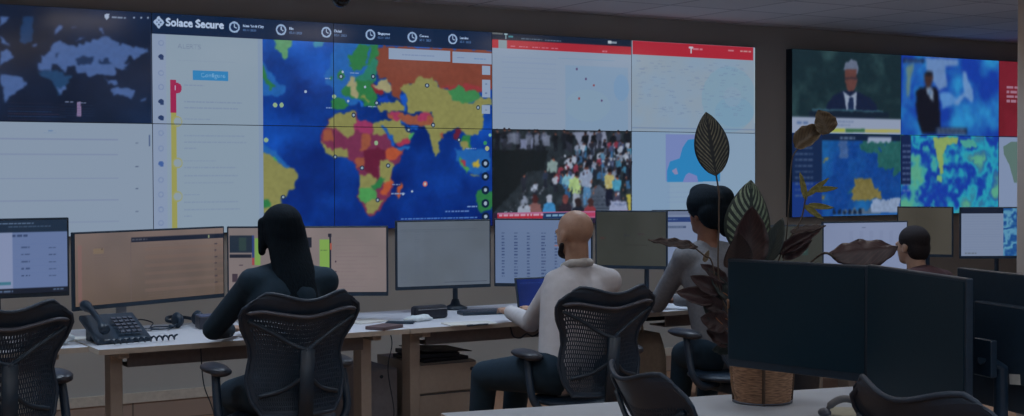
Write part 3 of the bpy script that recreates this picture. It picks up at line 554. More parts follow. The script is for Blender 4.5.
desk(8.03, 9.63, DY0, DY1, 'white desk farthest along the row, behind the black monitors')
# foreground bench: two desks side by side, turned a little
BR = -math.radians(11.2); bo = Vector((2.247, 4.217, 0)); FZ = .70; ex = Vector((math.cos(BR), math.sin(BR), 0)); ey = Vector((-math.sin(BR), math.cos(BR), 0))
def bench(o, w, d, label):
    t = thing('desk', label, 'desk', o, BR, 'foreground white desks')
    bm = box(B(), (w/2, d/2, FZ-.0125), (w-.004, d, .025)); bm.normal_update()
    for f in bm.faces:
        if abs(f.normal.z) < .5: f.material_index = 1
    obj('desktop', bm, [mat('grey_white_laminate', (164, 172, 182), .5, noise=.03, scale=8), EDGE], t)
    for lx in (.1, w-.1): obj('leg', box(box(B(), (lx, d/2, .36), (.06, .1, .62)), (lx, d/2, .02), (.07, d*.86, .03)), POST, t, bevel=.004)
    obj('crossbeam', box(B(), (w/2, d/2, FZ-.06), (w-.3, .05, .05)), BLACK, t)
bench(bo-ey*.50, 1.74, .498, 'white foreground desk carrying the basket of the big plant')
bench(bo+ex*.86-ey*2.0, .88, 1.498, 'white foreground desk below the black monitors, mostly out of the photo')

# ------------------------------------------------------------------ monitors
def monitor(L, Rr, zt, h, label, cv=None, group='desk monitors', arm='arm', desk_z=DZ, nu=170, frame=BLACK, chin=.02, name='monitor', side=0, base_x=None, facing=1, base_back=.12):
    L = Vector((L[0], L[1], 0)); Rr = Vector((Rr[0], Rr[1], 0)); d = Rr-L; w = d.length; rz = math.atan2(d.y, d.x)
    t = thing(name, label, 'monitor', (L.x, L.y, zt-h), rz, group)
    b = .009
    obj('casing', box(box(B(), (w/2, .011, h/2), (w, .022, h)), (w/2, .034, h/2), (w*.6, .03, h*.55)), frame, t, bevel=.004)
    if cv is not None:
        nv = max(20, int(nu*(h-b-chin)/(w-2*b)))
        screen_mesh('screen', w-2*b, h-b-chin, cv.sample(0, 0, cv.w, cv.h, nu, nv), t, (b, -.0012, chin))
    else: obj('screen', box(B(), (w/2, .0, (h-b-chin)/2+chin), (w-2*b, .004, h-b-chin)), OFFSC, t)
    bx = (w/2 if base_x is None else base_x); by = base_back; zz = desk_z-(zt-h)
    st = B(); box(st, (bx, .05, h/2-.03), (.08, .02, .1))
    if arm == 'arm':
        tube(st, [(bx, .06, h/2-.03), (bx, by, h/2-.05), (bx, by, zz+.02)], .016, 10)
        obj('stand', st, BLACK, t, bevel=.003); obj('stand_base', lathe(B(), [(.07, zz), (.072, zz+.012), (.03, zz+.03), (.02, zz+.06)], (bx, by, 0), 24), BLACK, t, True)
    elif arm == 'flat':
        box(st, (bx, .08, (h/2+zz)/2), (.06, .012, h/2-zz)); obj('stand', st, SILV, t, bevel=.003)
        obj('stand_base', box(B(), (bx, .06, zz+.006), (.22, .17, .012)), SILV, t, bevel=.003)
    else:                                                   # clamp reaching sideways
        tube(st, [(bx, .06, h/2-.03), (bx, by, h/2-.06), (bx, by, zz+.02)], .02, 10)
        obj('stand', st, BLACK, t, bevel=.003); obj('stand_base', box(B(), (bx, by, zz+.01), (.1, .08, .02)), BLACK, t, bevel=.003)
    return t
def page(w, h, bg): return Canvas(w, h, 520, bg)
# leftmost monitor
c = page(.62, .36, (118, 132, 164)); c.rect(0, 0, .62, .06, (26, 42, 62)); c.words(.3, .014, .16, .006, (100, 120, 150), 1); c.words(.34, .028, .2, .005, (90, 110, 140), 2); c.rect(.0, .06, .36, .3, (124, 136, 168)); c.rect(.36, .06, .26, .3, (94, 112, 152))
c.rect(.45, .30-.0, .0, .0, (0, 0, 0)); c.words(.36, .072, .07, .008, (40, 56, 90), 3)
for k in range(5):
    c.words(.40, .13+k*.035, .04, .007, (50, 66, 100), k); c.words(.53, .135+k*.035, .035, .006, (60, 76, 110), k+9); c.rect(.37, .12+k*.035, .24, .0015, (90, 108, 150))
c.rect(.25, .30, .1, .016, (60, 110, 130)); c.rect(0, .335, .62, .03, (20, 26, 40)); c.words(.28, .344, .08, .008, (90, 110, 140), 6); c.words(.55, .342, .05, .006, (90, 110, 140), 7)
monitor((.965, 6.60), (1.565, 6.60), 1.331, .365, 'monitor with a white page under a dark title bar, left edge of the photo', c, base_x=.3)
# two big brownish ultrawides
BRN = (104, 91, 86)
c = page(.9, .38, BRN); n = fbm(c.Hh, c.W, 120, 61, 3)[..., None]; c.a += (n-.5)*np.array((26, 18, 14)); c.a += np.linspace(6, -12, c.Hh)[:, None, None]*np.array((1, 1, 1.3))
c.rect(.32, .03, .58, .028, (26, 32, 48)); c.words(.325, .04, .09, .008, (90, 90, 100), 4); c.rect(.315, .05, .002, .33, (96, 84, 84)); c.rect(.015, .06, .022, .3, (130, 92, 92), .5)
for k in range(22):
    c.words(.11, .075+k*.0135, .08, .004, (96, 82, 80), k, .5); c.words(.42, .075+k*.0135, .12, .004, (104, 86, 80), k+3, .5); c.words(.58, .075+k*.0135, .08, .004, (100, 84, 80), k+40, .5)
for k in range(6): c.rect(.40, .09+k*.045, .5, .018, (112, 92, 84), .4)
for k in range(7): c.words(.84, .085+k*.037, .02, .008, (60, 54, 62), k)
c.disc(.15, .085, .005, (60, 50, 60)); c.rect(.8, .036, .008, .018, (130, 140, 110)); c.rect(.1, .08, .06, .03, (132, 112, 80), .4)
monitor((1.646, 6.86), (2.535, 7.225), 1.250, .385, 'wide monitor with a brownish page, left of the woman', c, arm='flat', nu=260, base_x=.34, chin=.022)
c = page(.9, .38, (120, 110, 110)); n = fbm(c.Hh, c.W, 120, 62, 3)[..., None]; c.a += (n-.5)*np.array((20, 14, 14))
c.rect(.005, .045, .13, .10, (30, 42, 56)); c.rect(.06, .055, .04, .08, (42, 60, 60)); c.rect(.005, .155, .125, .02, (28, 32, 44)); c.rect(.135, .045, .012, .13, (36, 56, 110)); c.rect(.135, .175, .012, .045, (150, 60, 66)); c.rect(.15, .06, .03, .16, (112, 150, 74)); c.words(.06, .215, .02, .008, (70, 60, 70), 2); c.rect(.02, .27, .03, .05, (60, 50, 60))
c.rect(.40, .055, .075, .06, (104, 92, 82)); c.rect(.44, .055, .035, .06, (26, 30, 42)); c.rect(.36, .19, .11, .05, (70, 76, 92)); c.rect(.52, .07, .055, .31, (118, 154, 76)); c.rect(.575, .05, .01, .33, (34, 34, 48)); c.rect(.578, .09, .01, .04, (150, 80, 66)); c.rect(.575, .24, .01, .13, (146, 52, 62)); c.words(.525, .13, .04, .006, (80, 100, 60), 3); c.rect(.568, .035, .018, .018, (30, 32, 46))
for k in range(14): c.words(.61, .06+k*.022, .12+(k % 3)*.06, .0035, (110, 94, 100), k, .45)
for k, y in enumerate((.2, .26, .275, .29, .34)): c.disc(.61, y, .005, (60, 46, 60))
monitor((2.53, 7.17), (3.272, 6.727), 1.250, .377, 'wide monitor with a pinkish page and green columns, behind the woman', c, arm='flat', nu=260, base_x=.4, chin=.022)
# two in front of the bald man
c = page(.6, .38, (88, 97, 109)); n = fbm(c.Hh, c.W, 140, 63, 3)[..., None]; c.a += (n-.5)*np.array((14, 18, 26))
for k in range(24):
    c.words(.02, .03+k*.014, .04, .003, (80, 88, 104), k, .5); c.words(.11, .06+k*.014, .03, .0035, (76, 84, 100), k+20, .5); c.words(.17, .06+k*.014, .05, .003, (80, 86, 100), k+50, .4)
c.rect(.3, .36, .28, .003, (60, 70, 84)); c.words(.02, .045, .5, .003, (70, 80, 94), 9); c.rect(0, .055, .6, .002, (76, 86, 98)); c.words(.18, .03, .26, .003, (76, 84, 98), 4)
monitor((3.518, 7.128), (4.10, 7.05), 1.262, .40, 'grey-screened monitor between the woman and the bald man', c, nu=190, base_x=.40, base_back=.1)
c = page(.6, .38, (96, 114, 146)); n = fbm(c.Hh, c.W, 160, 64, 2)[..., None]; c.a += (n-.5)*12
for col, dx in enumerate((.04, .12, .20, .29, .375)):
    for k in range(15): c.words(dx, .075+k*.0185, .02 if col not in (3,) else .03, .006+.003*(k % 2), (50, 66, 104) if col != 4 or k != 4 else (150, 90, 90), k+col*20, .85)
for k in range(10): c.words(.04, .02+k*.005, .4, .002, (104, 120, 156), k, .2)
monitor((4.115, 7.04), (4.545, 6.645), 1.266, .40, 'white-screened monitor with small rows of icons, behind the laptop', c, nu=190, base_x=.42, base_back=.1)
# dim slanted one and the white one for the person in grey
def dimpage(seed, sq=False):
    c = page(.6, .36, (52, 54, 50)); n = fbm(c.Hh, c.W, 120, seed, 3)[..., None]; c.a += (n-.5)*np.array((10, 10, 12))
    c.rect(.24, .02, .01, .2, (48, 50, 48), .5); c.words(.24, .15, .05, .014, (42, 44, 52), 3, .6); c.words(.36, .14, .05, .014, (52, 42, 46), 4, .6); c.words(.03, .17, .05, .012, (74, 46, 44), 5, .6); c.rect(.24, .22, .2, .004, (44, 44, 42))
    if sq:
        c.rect(.40, .12, .08, .09, (44, 62, 60)); c.rect(.42, .14, .04, .05, (70, 90, 84))
    return c
monitor((4.891, 7.12), (5.185, 6.77), 1.299, .36, 'dim grey-green monitor turned sideways, right of the bald head', dimpage(71), nu=140, base_x=.3)
c = page(.56, .36, (112, 126, 154)); c.rect(0, .0, .56, .025, (100, 112, 140)); c.rect(0, .04, .56, .034, (34, 56, 108)); c.words(.03, .052, .12, .008, (90, 110, 150), 1); c.rect(.045, .10, .16, .016, (62, 78, 108)); c.words(.05, .105, .14, .006, (110, 124, 150), 2)
for k in range(15): c.rect(.02, .14+k*.014, .5, .003, (108, 122, 158), .5)
monitor((5.22, 6.97), (5.76, 6.74), 1.299, .36, 'white-paged monitor with a navy stripe, before the person in grey', c, nu=150, base_x=.12)
monitor((6.10, 7.085), (6.58, 6.88), 1.18, .36, 'dim monitor with a small square mark, behind the dark red leaves', dimpage(73, True), nu=140)
c = page(.66, .36, (120, 132, 162)); n = fbm(c.Hh, c.W, 160, 74, 2)[..., None]; c.a += (n-.5)*8
for k in range(5): c.rect(.2+k*.08, .06, .03, .1, (114, 126, 156), .5)
c.rect(.3, .03, .03, .01, (100, 112, 140))
monitor((6.67, 6.985), (7.30, 6.81), 1.193, .36, 'blank white-screened monitor behind the large maroon leaf', c, nu=150)
c = page(.5, .36, (66, 63, 56)); n = fbm(c.Hh, c.W, 120, 75, 3)[..., None]; c.a += (n-.5)*10; c.rect(.17, .0, .003, .33, (58, 55, 48))
monitor((7.66, 7.25), (7.871, 6.915), 1.28, .365, 'olive-grey dim monitor right above the short-haired man', c, nu=120)
c = page(.62, .37, (26, 80, 140)); n = fbm(c.Hh, c.W, 60, 76, 4); c.a[:] = np.array((24, 70, 130))+np.clip((np.sin(n*22)*.5+.5), 0, 1)[..., None]*np.array((60, 70, 40)); c.rect(0, 0, .36, .37, (116, 130, 156)); c.rect(0, 0, .36, .04, (18, 26, 44))
for k in range(14): c.rect(.02, .06+k*.02, .31, .003, (104, 118, 146), .6)
c.words(.03, .345, .1, .009, (90, 100, 110), 3)
monitor((7.759, 6.754), (8.21, 6.48), 1.282, .365, 'monitor with a white window and blue wallpaper, beside the column', c, nu=150, base_x=.3)
# foreground, switched off
monitor((3.033, 3.63), (3.148, 3.101), 1.236, .363, 'large black switched-off monitor in front of the plant basket', None, group='black foreground monitors', arm='clamp', chin=.026, base_x=.60, base_back=.10, desk_z=FZ)
monitor((3.113, 3.069), (2.91, 2.512), 1.243, .407, 'black switched-off monitor turned away, right of the basket one', None, group='black foreground monitors', arm='clamp', chin=.026, base_x=.1, base_back=.09, desk_z=FZ)
tb = monitor((3.09, 2.22), (3.25, 2.816), 1.243, .385, 'back of a black monitor at the right edge with a white sticker', None, group='black foreground monitors', arm='clamp', base_back=-.0, desk_z=FZ)
for ch in list(tb.children):
    if ch.name.startswith('stand'): ch.location.y += .09
obj('sticker', box(B(), (.30, .052, .10), (.045, .002, .028), ry=.1), mat('white_label', (200, 200, 196), .6), tb, label='small white label')
# ------------------------------------------------------------------ swivel chairs with perforated backs
def back_pt(u, t):
    ks = [(0, .165), (.12, .205), (.3, .225), (.5, .205), (.62, .216), (.75, .252), (.86, .270), (.92, .268), (.97, .248), (1, .21)]
    for (a, wa), (b, wb) in zip(ks, ks[1:]):
        if t <= b: f = (t-a)/(b-a); wv = wa+(wb-wa)*f; break
    top = .500+.034*math.sin(min(abs(u), 1)*PI*.60)**2-.03*max(0, abs(u)-.80)**2/.04
    z = .49+t*top
    y = -.25+.082*u*u*(.6+.4*t)+.045*math.sin(t*PI)-.10*t*t
    return Vector((u*wv, y, z))
def make_back():
    bm = B(); NU, NV = 44, 26; cache = {}
    def v(u, t):
        k = (round(u, 4), round(t, 4))
        if k not in cache: cache[k] = bm.verts.new(back_pt(u, t))
        return cache[k]
    for j in range(NV):
        t0, t1 = j/NV, (j+1)/NV; sh = .5 if j % 2 else 0.
        solidrow = j < 1 or j >= int(NV*.82)
        es = [-1] + [(-1+2*(i+sh)/NU) for i in range(1, NU)] + [1]
        for i in range(len(es)-1):
            a, b = es[i], es[i+1]
            if b-a < 1e-4: continue
            if solidrow or i < 2 or i > len(es)-4:
                bm.faces.new((v(a, t0), v(b, t0), v(b, t1), v(a, t1))); continue
            hs_ = .30 if t0 > .62 else .38; hv = .33 if t0 > .62 else .39
            us = [a, a+(b-a)*(.5-hs_*.5), a+(b-a)*(.5+hs_*.5), b]; ts = [t0, t0+(t1-t0)*(.5-hv), t0+(t1-t0)*(.5+hv), t1]
            for p_ in range(3):
                for q_ in range(3):
                    if p_ == 1 and q_ == 1: continue
                    bm.faces.new((v(us[p_], ts[q_]), v(us[p_+1], ts[q_]), v(us[p_+1], ts[q_+1]), v(us[p_], ts[q_+1])))
    me = bpy.data.meshes.new('backrest'); bm.to_mesh(me); bm.free(); return me
BACK_ME = make_back()
def make_chair(name='office_chair', label='', loc=(0, 0, 0), rz=0., group='black perforated office chairs', grip=True, scale=1.):
    t = thing(name, label, 'chair', loc, rz, group); t.scale = (scale,)*3
    o = link('backrest', BACK_ME, MESHB if not BACK_ME.materials else None, t, False); s = o.modifiers.new('solid', 'SOLIDIFY'); s.thickness = .005
    rim = B(); pr = [back_pt(-1, k/16) for k in range(17)]+[back_pt(u, 1) for u in np.linspace(-.95, .95, 17)]+[back_pt(1, 1-k/16) for k in range(17)]+[back_pt(u, 0) for u in np.linspace(.9, -.9, 8)]
    pr.append(pr[0]); tube(rim, pr, .0085, 8, cap=False); obj('back_rim', rim, MESHB, t, True)
    fr = B(); tube(fr, curve_pts([back_pt(u, .86)+Vector((0, -.018-.006*math.cos(u*9), .0)) for u in (-.92, -.7, -.4, -.1, .1, .4, .7, .92)], 4), [.004]+[.012]*27+[.004], 8, flat=.7)
    obj('back_bar', fr, GLOSS, t, True, label='glossy grey bar')
    yf = B()
    for sg in (-1, 1):
        tube(yf, curve_pts([back_pt(sg*.92, .80)+Vector((0, -.02, 0)), back_pt(sg*.6, .69)+Vector((0, -.03, 0)), back_pt(sg*.25, .61)+Vector((0, -.035, 0)), Vector((0, -.315, .775))], 5), [.010]*15+[.014], 8)
        tube(yf, curve_pts([Vector((sg*.015, -.30, .66)), back_pt(sg*.4, .22)+Vector((0, -.03, 0)), back_pt(sg*.85, .16)+Vector((0, -.01, 0))], 5), .01, 8)
    box(yf, (0, -.295, .61), (.06, .024, .34), rx=.10); tube(yf, [(0, -.28, .45), (0, -.2, .38), (0, -.02, .36)], [.03, .035, .04], 10)
    obj('back_frame', yf, BLACK, t, True)
    st = B(); ell(st, (0, .02, .44), (.25, .235, .035), seg=28); obj('seat', st, MESHB, t, True)
    obj('mechanism', box(B(), (0, -.01, .38), (.2, .24, .06)), BLACK, t, bevel=.01)
    for sg in (-1, 1):
        a = B(); tube(a, curve_pts([(sg*.12, .0, .40), (sg*.24, -.04, .40), (sg*.295, -.03, .46), (sg*.30, .0, .56), (sg*.295, .03, .66)], 5), [.022]*6+[.019]*15, 10)
        ar = obj('arm', a, MESHB, t, True)
        pd = B(); ell(pd, (sg*.29, .06, .675), (.055, .13, .024), seg=24); ell(pd, (sg*.285, -.01, .668), (.048, .06, .022), seg=18); obj('arm_pad', pd, mat('arm_pad_rubber', (44, 50, 62), .4), ar, True)
    obj('gas_column', tube(B(), [(0, 0, .09), (0, 0, .22), (0, 0, .221), (0, 0, .37)], [.03, .03, .02, .02], 14), BLACK, t, True)
    bs = B()
    for k in range(5):
        a = k*2*PI/5+.3; tube(bs, [(0, 0, .11), (.15*math.cos(a), .15*math.sin(a), .10), (.31*math.cos(a), .31*math.sin(a), .075)], [.034, .026, .018], 8)
    bo_ = obj('base', bs, BLACK, t, True)
    for k in range(5):
        a = k*2*PI/5+.3; c_ = Vector((.31*math.cos(a), .31*math.sin(a), .0)); w_ = B(); dv = Vector((-math.sin(a), math.cos(a), 0))
        for sg in (-1, 1): tube(w_, [c_+Vector((0, 0, .03))+dv*sg*.006, c_+Vector((0, 0, .03))+dv*sg*.024], .03, 14)
        tube(w_, [c_+Vector((0, 0, .03)), c_+Vector((0, 0, .075))], .008, 8); obj('castor', w_, BLACK, bo_)
    return t
ch = make_chair(label='black perforated chair of the long-haired woman', loc=(2.305, 5.82, 0), rz=-.03)
def chair_at(loc, rz, label, sc=1., group=None):
    t = copy_tree(ch); t.location = loc; t.rotation_euler = (0, 0, rz); t.scale = (sc,)*3; t['label'] = label
    if group: t['group'] = group
    return t
chair_at((1.10, 6.0, 0), .05, 'black perforated chair cut by the left edge of the photo', 1.0)
chair_at((3.775, 5.60, 0), -.10, 'black perforated chair leaning behind the bald man in white', .975)
chair_at((4.88, 5.78, 0), -.05, 'black perforated chair of the person in grey, behind the plant')
chair_at((6.50, 5.70, 0), 0, 'black perforated chair of the short-haired man, behind the monitors', .86)
f15 = -math.radians(101)
def fg(c, label, sc, deg):
    a = -math.radians(deg); fd = Vector((-math.sin(a), math.cos(a), 0)); t = chair_at((c[0]+fd.x*.25*sc, c[1]+fd.y*.25*sc, 0), a, label, sc, 'foreground black chairs')
    for q in t.children:
        if q.name.startswith('arm'): q.location.z -= .07
    for q in list(t.children):
        if q.name.startswith('back_bar'): bpy.data.objects.remove(q)
fg((2.515, 3.385), 'small-looking black chair back in front of the white foreground desk', .915, 99)
fg((2.66, 2.43), 'black chair in the bottom right corner below the black monitors', .972, 92)

# ------------------------------------------------------------------ people
def blob(name, prims, voxel, mt, parent=None, it=4, label=None):
    bm = B()
    for q in prims:
        if q[0] == 'e': ell(bm, q[1], q[2], *(q[3:]), seg=20)
        else:
            _, a, ra, b, rb = q; a, b = Vector(a), Vector(b)
            if (b-a).length > 1e-4: tube(bm, [a, b], [ra, rb], 16)
            ell(bm, a, (ra,)*3, seg=16); ell(bm, b, (rb,)*3, seg=16)
    bmesh.ops.recalc_face_normals(bm, faces=bm.faces[:])
    me = bpy.data.meshes.new(name+'_src'); bm.to_mesh(me); bm.free(); o = bpy.data.objects.new('src', me); C.objects.link(o)
    r = o.modifiers.new('r', 'REMESH'); r.mode = 'VOXEL'; r.voxel_size = voxel
    if it: s = o.modifiers.new('s', 'SMOOTH'); s.factor = .5; s.iterations = it
    dg = bpy.context.evaluated_depsgraph_get(); m2 = bpy.data.meshes.new_from_object(o.evaluated_get(dg)); m2.name = name
    bpy.data.objects.remove(o); bpy.data.meshes.remove(me); m2.materials.clear()
    return link(name, m2, mt, parent, True, label)
def rot2(v, a): return Vector((v[0]*math.cos(a)-v[1]*math.sin(a), v[0]*math.sin(a)+v[1]*math.cos(a), v[2]))
def person(label, J, skin, top, trousers, hair, hair_prims, yaw=0., k=1., top_name='shirt', extra=None, sleeve=1., tr=.0, shoes=True):
    """J in world metres: pelvis, chest, neck, head, sL sR eL eR wL wR kL kR aL aR"""
    J = {a: Vector(b) for a, b in J.items()}; o = J['pelvis'].copy(); o.z = 0
    t = thing('person', label, 'person', o)
    for a in J: J[a] = J[a]-o
    hd = J['head']; Hh = lambda x, y, z: hd+rot2((x*k, y*k, z*k), yaw)
    head = [('e', Hh(0, -.012, .03), (.076*k, .097*k, .086*k), yaw), ('e', Hh(0, .03, -.025), (.062*k, .064*k, .084*k), yaw), ('e', Hh(0, .045, -.078), (.042*k, .045*k, .034*k), yaw),
            ('e', Hh(0, .098, -.02), (.012*k, .02*k, .022*k), yaw), ('e', Hh(0, .086, -.058), (.024*k, .012*k, .009*k), yaw), ('e', Hh(.079, -.005, -.012), (.009, .02, .032), yaw), ('e', Hh(-.079, -.005, -.012), (.009, .02, .032), yaw),
            ('c', Hh(0, -.02, -.05), .055*k, J['neck'], .058*k), ('c', Hh(.03, .088, .012), .014, Hh(-.03, .088, .012), .014)]
    body = list(head); cl = []
    body += [('c', J['neck'], .055, J['chest'], .10), ('c', J['chest'], .115, J['pelvis'], .12), ('c', J['sL'], .05, J['sR'], .05)]
    ex_ = (J['sR']-J['sL']).normalized()
    cl += [('c', J['chest']+ex_*.045, .125, J['pelvis']+ex_*.04, .125), ('c', J['chest']-ex_*.045, .125, J['pelvis']-ex_*.04, .125), ('c', J['sL'], .07, J['chest']+Vector((0, 0, .04)), .10), ('c', J['sR'], .07, J['chest']+Vector((0, 0, .04)), .10), ('c', J['neck']-Vector((0, 0, .02)), .062, J['chest'], .11),
           ('c', J['sL'], .066, J['neck']-Vector((0, 0, .03)), .05), ('c', J['sR'], .066, J['neck']-Vector((0, 0, .03)), .05)]
    for s_ in 'LR':
        sh, el, wr = J['s'+s_], J['e'+s_], J['w'+s_]
        body += [('c', sh, .048, el, .036), ('c', el, .036, wr, .025)]
        we = el+(wr-el)*sleeve
        cl += [('c', sh, .063, el, .052), ('c', el, .052, we, .04)]
        d = (wr-el).normalized(); d.z = min(d.z, 0)*.3; d.normalize(); side = d.cross(Vector((0, 0, 1))).normalized()*(1 if s_ == 'L' else -1); up = Vector((0, 0, 1))
        pm = wr+d*.05; body += [('e', pm, (.04, .045, .02), math.atan2(d.y, d.x)-PI/2), ('c', wr, .024, pm, .022)]
        for i, ln in enumerate((.066, .078, .072, .055)):
            b0 = pm+d*.028+side*(.030-.020*i); b1 = b0+d*ln*.5+up*.010; b2 = b1+d*ln*.42-up*.026
            body += [('c', b0, .0095, b1, .009), ('c', b1, .009, b2, .0075)]
        th = pm-d*.02+side*.034; th2 = th+side*.028+d*.03; body += [('c', th, .012, th2, .0105), ('c', th2, .0105, th2+d*.028-side*.004-up*.008, .009)]
    for s_ in 'LR':
        sg = -1 if s_ == 'L' else 1; hp = J['pelvis']+ex_*sg*.09; kn, an = J['k'+s_], J['a'+s_]
        body += [('c', hp, .085, kn, .055), ('c', kn, .055, an, .04)]
    blob('body', body, .0085, skin, t, 3)
    leg = [('c', J['pelvis']+ex_*.09, .112, J['kR'], .075), ('c', J['pelvis']-ex_*.09, .112, J['kL'], .075), ('c', J['kR'], .072, J['aR'], .055), ('c', J['kL'], .072, J['aL'], .055), ('c', J['pelvis']+ex_*.07, .12, J['pelvis']-ex_*.07, .12)]
    blob('trousers', leg, .014, trousers, t, 4)
    blob(top_name, cl, .012, top, t, 4)
    for s_ in 'LR':
        an = J['a'+s_]; obj('shoe', ell(ell(B(), (an.x, an.y+.06, .045), (.045, .13, .044)), (an.x, an.y-.02, .05), (.04, .05, .05)), BLACK, t, True)
    if hair_prims: blob('hair', [(q[0], Hh(*q[1]), *q[2:]) if q[0] == 'e' else ('c', Hh(*q[1]), q[2], Hh(*q[3]), q[4]) for q in hair_prims], .008, hair, t, 3)
    for sg in (-1, 1): obj('eye', ell(B(), Hh(sg*.03, .083, -.002), (.011, .008, .008), seg=10), mat('eye_white', (190, 190, 190), .3), t, True)
    if extra: extra(t, J, Hh)
    return t
def legs(px, py, kx, ky, ax, ay, s=.1): return dict(kL=(kx-s, ky, .50), kR=(kx+s, ky, .50), aL=(ax-s, ay, .10), aR=(ax+s, ay, .10))
# the woman
J = dict(pelvis=(2.31, 5.78, .56), chest=(2.35, 5.90, .96), neck=(2.37, 5.96, 1.12), head=(2.375, 6.0, 1.27), sL=(2.21, 5.93, 1.04), sR=(2.545, 5.90, 1.035), eL=(2.125, 6.22, .81), eR=(2.62, 6.20, .81), wL=(2.28, 6.46, .775), wR=(2.47, 6.50, .775), **legs(2.31, 5.72, 2.31, 6.2, 2.31, 6.3))
hair = [('e', (0, -.015, .032), (.092, .110, .094)), ('e', (.0, -.035, -.01), (.098, .092, .105)), ('c', (-.08, .035, .04), .022, (-.09, .02, -.10), .018), ('c', (.085, .02, .03), .024, (.10, -.01, -.10), .024)]
hp_ = curve_pts([(0, -.045, 0), (0, -.085, -.10), (-.005, -.145, -.22), (-.02, -.195, -.34), (-.035, -.235, -.46), (-.04, -.26, -.58)], 5)
for i_, q_ in enumerate(hp_): f_ = i_/(len(hp_)-1); hair.append(('e', tuple(q_), (.098+.012*f_-.03*max(0, f_-.8)*5, .06-.025*f_, .055)))
person('woman with long straight black hair in a black top, leaning on her desk', J, SKIN, NAVY, NAVY, HAIRB, hair, yaw=.12, top_name='jumper', k=.97)
# the bald man
J = dict(pelvis=(3.70, 5.60, .57), chest=(3.80, 5.72, .92), neck=(3.82, 5.72, 1.085), head=(3.81, 5.73, 1.225), sL=(3.72, 5.75, .985), sR=(3.995, 5.70, .985), eL=(3.735, 6.02, .765), eR=(4.08, 6.02, .80), wL=(3.80, 6.33, .79), wR=(4.02, 6.40, .785), **legs(3.7, 5.5, 3.62, 6.12, 3.62, 6.2, .10))
def beard(t, J, Hh):
    blob('beard', [('e', Hh(0, .052, -.092), (.047, .046, .03), .1), ('c', Hh(-.06, .02, -.05), .014, Hh(-.035, .055, -.09), .018), ('c', Hh(.06, .02, -.05), .014, Hh(.035, .055, -.09), .018)], .007, HAIRD, t, 2)
    blob('collar', [('c', J['neck']+Vector((-.055, -.03, .0)), .022, J['neck']+Vector((0, -.065, .006)), .022), ('c', J['neck']+Vector((0, -.065, .006)), .022, J['neck']+Vector((.055, -.03, 0)), .022), ('c', J['neck']+Vector((-.055, -.03, .0)), .022, J['neck']+Vector((-.045, .05, -.02)), .02), ('c', J['neck']+Vector((.055, -.03, .0)), .022, J['neck']+Vector((.045, .05, -.02)), .02)], .008, mat('collar_cloth', (172, 172, 172), .8), t, 2)
person('bald man with a dark beard in a white shirt typing at a laptop', J, SKIN, SHIRTW, NAVY, HAIRD, [], yaw=.15, extra=beard, sleeve=.97, k=1.04)
# the person in grey
J = dict(pelvis=(4.86, 5.83, .56), chest=(4.84, 5.93, .98), neck=(4.84, 5.96, 1.15), head=(4.845, 5.98, 1.30), sL=(4.69, 5.97, 1.07), sR=(5.02, 5.92, 1.07), eL=(4.68, 6.20, .80), eR=(5.15, 6.25, .80), wL=(4.87, 6.47, .785), wR=(5.02, 6.45, .785), **legs(4.86, 5.8, 4.98, 6.22, 4.98, 6.28))
hair = [('e', (0, -.01, .06), (.112, .122, .105)), ('e', (-.01, -.07, .01), (.10, .07, .09)), ('e', (.06, -.05, .09), (.08, .08, .07)), ('e', (.01, .03, .12), (.08, .07, .05)), ('c', (.03, -.09, -.02), .06, (.05, -.11, -.08), .045)]
person('person in a grey shirt with thick dark hair, half hidden by the plant', J, SKIN2, SHIRTG, NAVY, HAIRB, hair, yaw=.15)
# the short-haired man far right
p4 = at(912, 253, 8.5)
J = dict(pelvis=(p4.x+.02, p4.y-.2, .50), chest=(p4.x+.01, p4.y-.1, .83), neck=(p4.x, p4.y-.04, .93), head=(p4.x, p4.y, 1.075), sL=(p4.x-.19, p4.y-.06, .86), sR=(p4.x+.19, p4.y-.08, .86), eL=(p4.x-.25, p4.y+.2, .79), eR=(p4.x+.25, p4.y+.2, .79), wL=(p4.x-.1, p4.y+.48, .785), wR=(p4.x+.12, p4.y+.48, .785), **legs(0, 0, p4.x, 6.25, p4.x, 6.3))
hair = [('e', (0, -.018, .045), (.088, .102, .085)), ('e', (0, -.05, -.01), (.082, .06, .085))]
person('man with short dark hair and a maroon top behind the black monitors', J, SKIN, MAROON, NAVY, HAIRD, hair, yaw=.1)
# person cut by the left edge
J = dict(pelvis=(.93, 5.93, .56), chest=(.91, 6.05, .96), neck=(.9, 6.08, 1.12), head=(.9, 6.10, 1.26), sL=(.72, 6.07, 1.05), sR=(1.08, 6.07, 1.03), eL=(.70, 6.4, .80), eR=(1.10, 6.38, .80), wL=(.95, 6.64, .785), wR=(1.10, 6.68, .785), **legs(0, 0, 1.03, 6.38, 1.03, 6.42))
hair = [('e', (0, -.02, .04), (.09, .104, .09)), ('c', (0, -.07, -.03), .07, (0, -.1, -.15), .06)]
person('person at the left edge, only the bare upper arm showing', J, mat('warm_skin', (200, 132, 92), .55), mat('ochre_cloth', (120, 84, 60), .85), NAVY, HAIRD, hair, sleeve=.25)

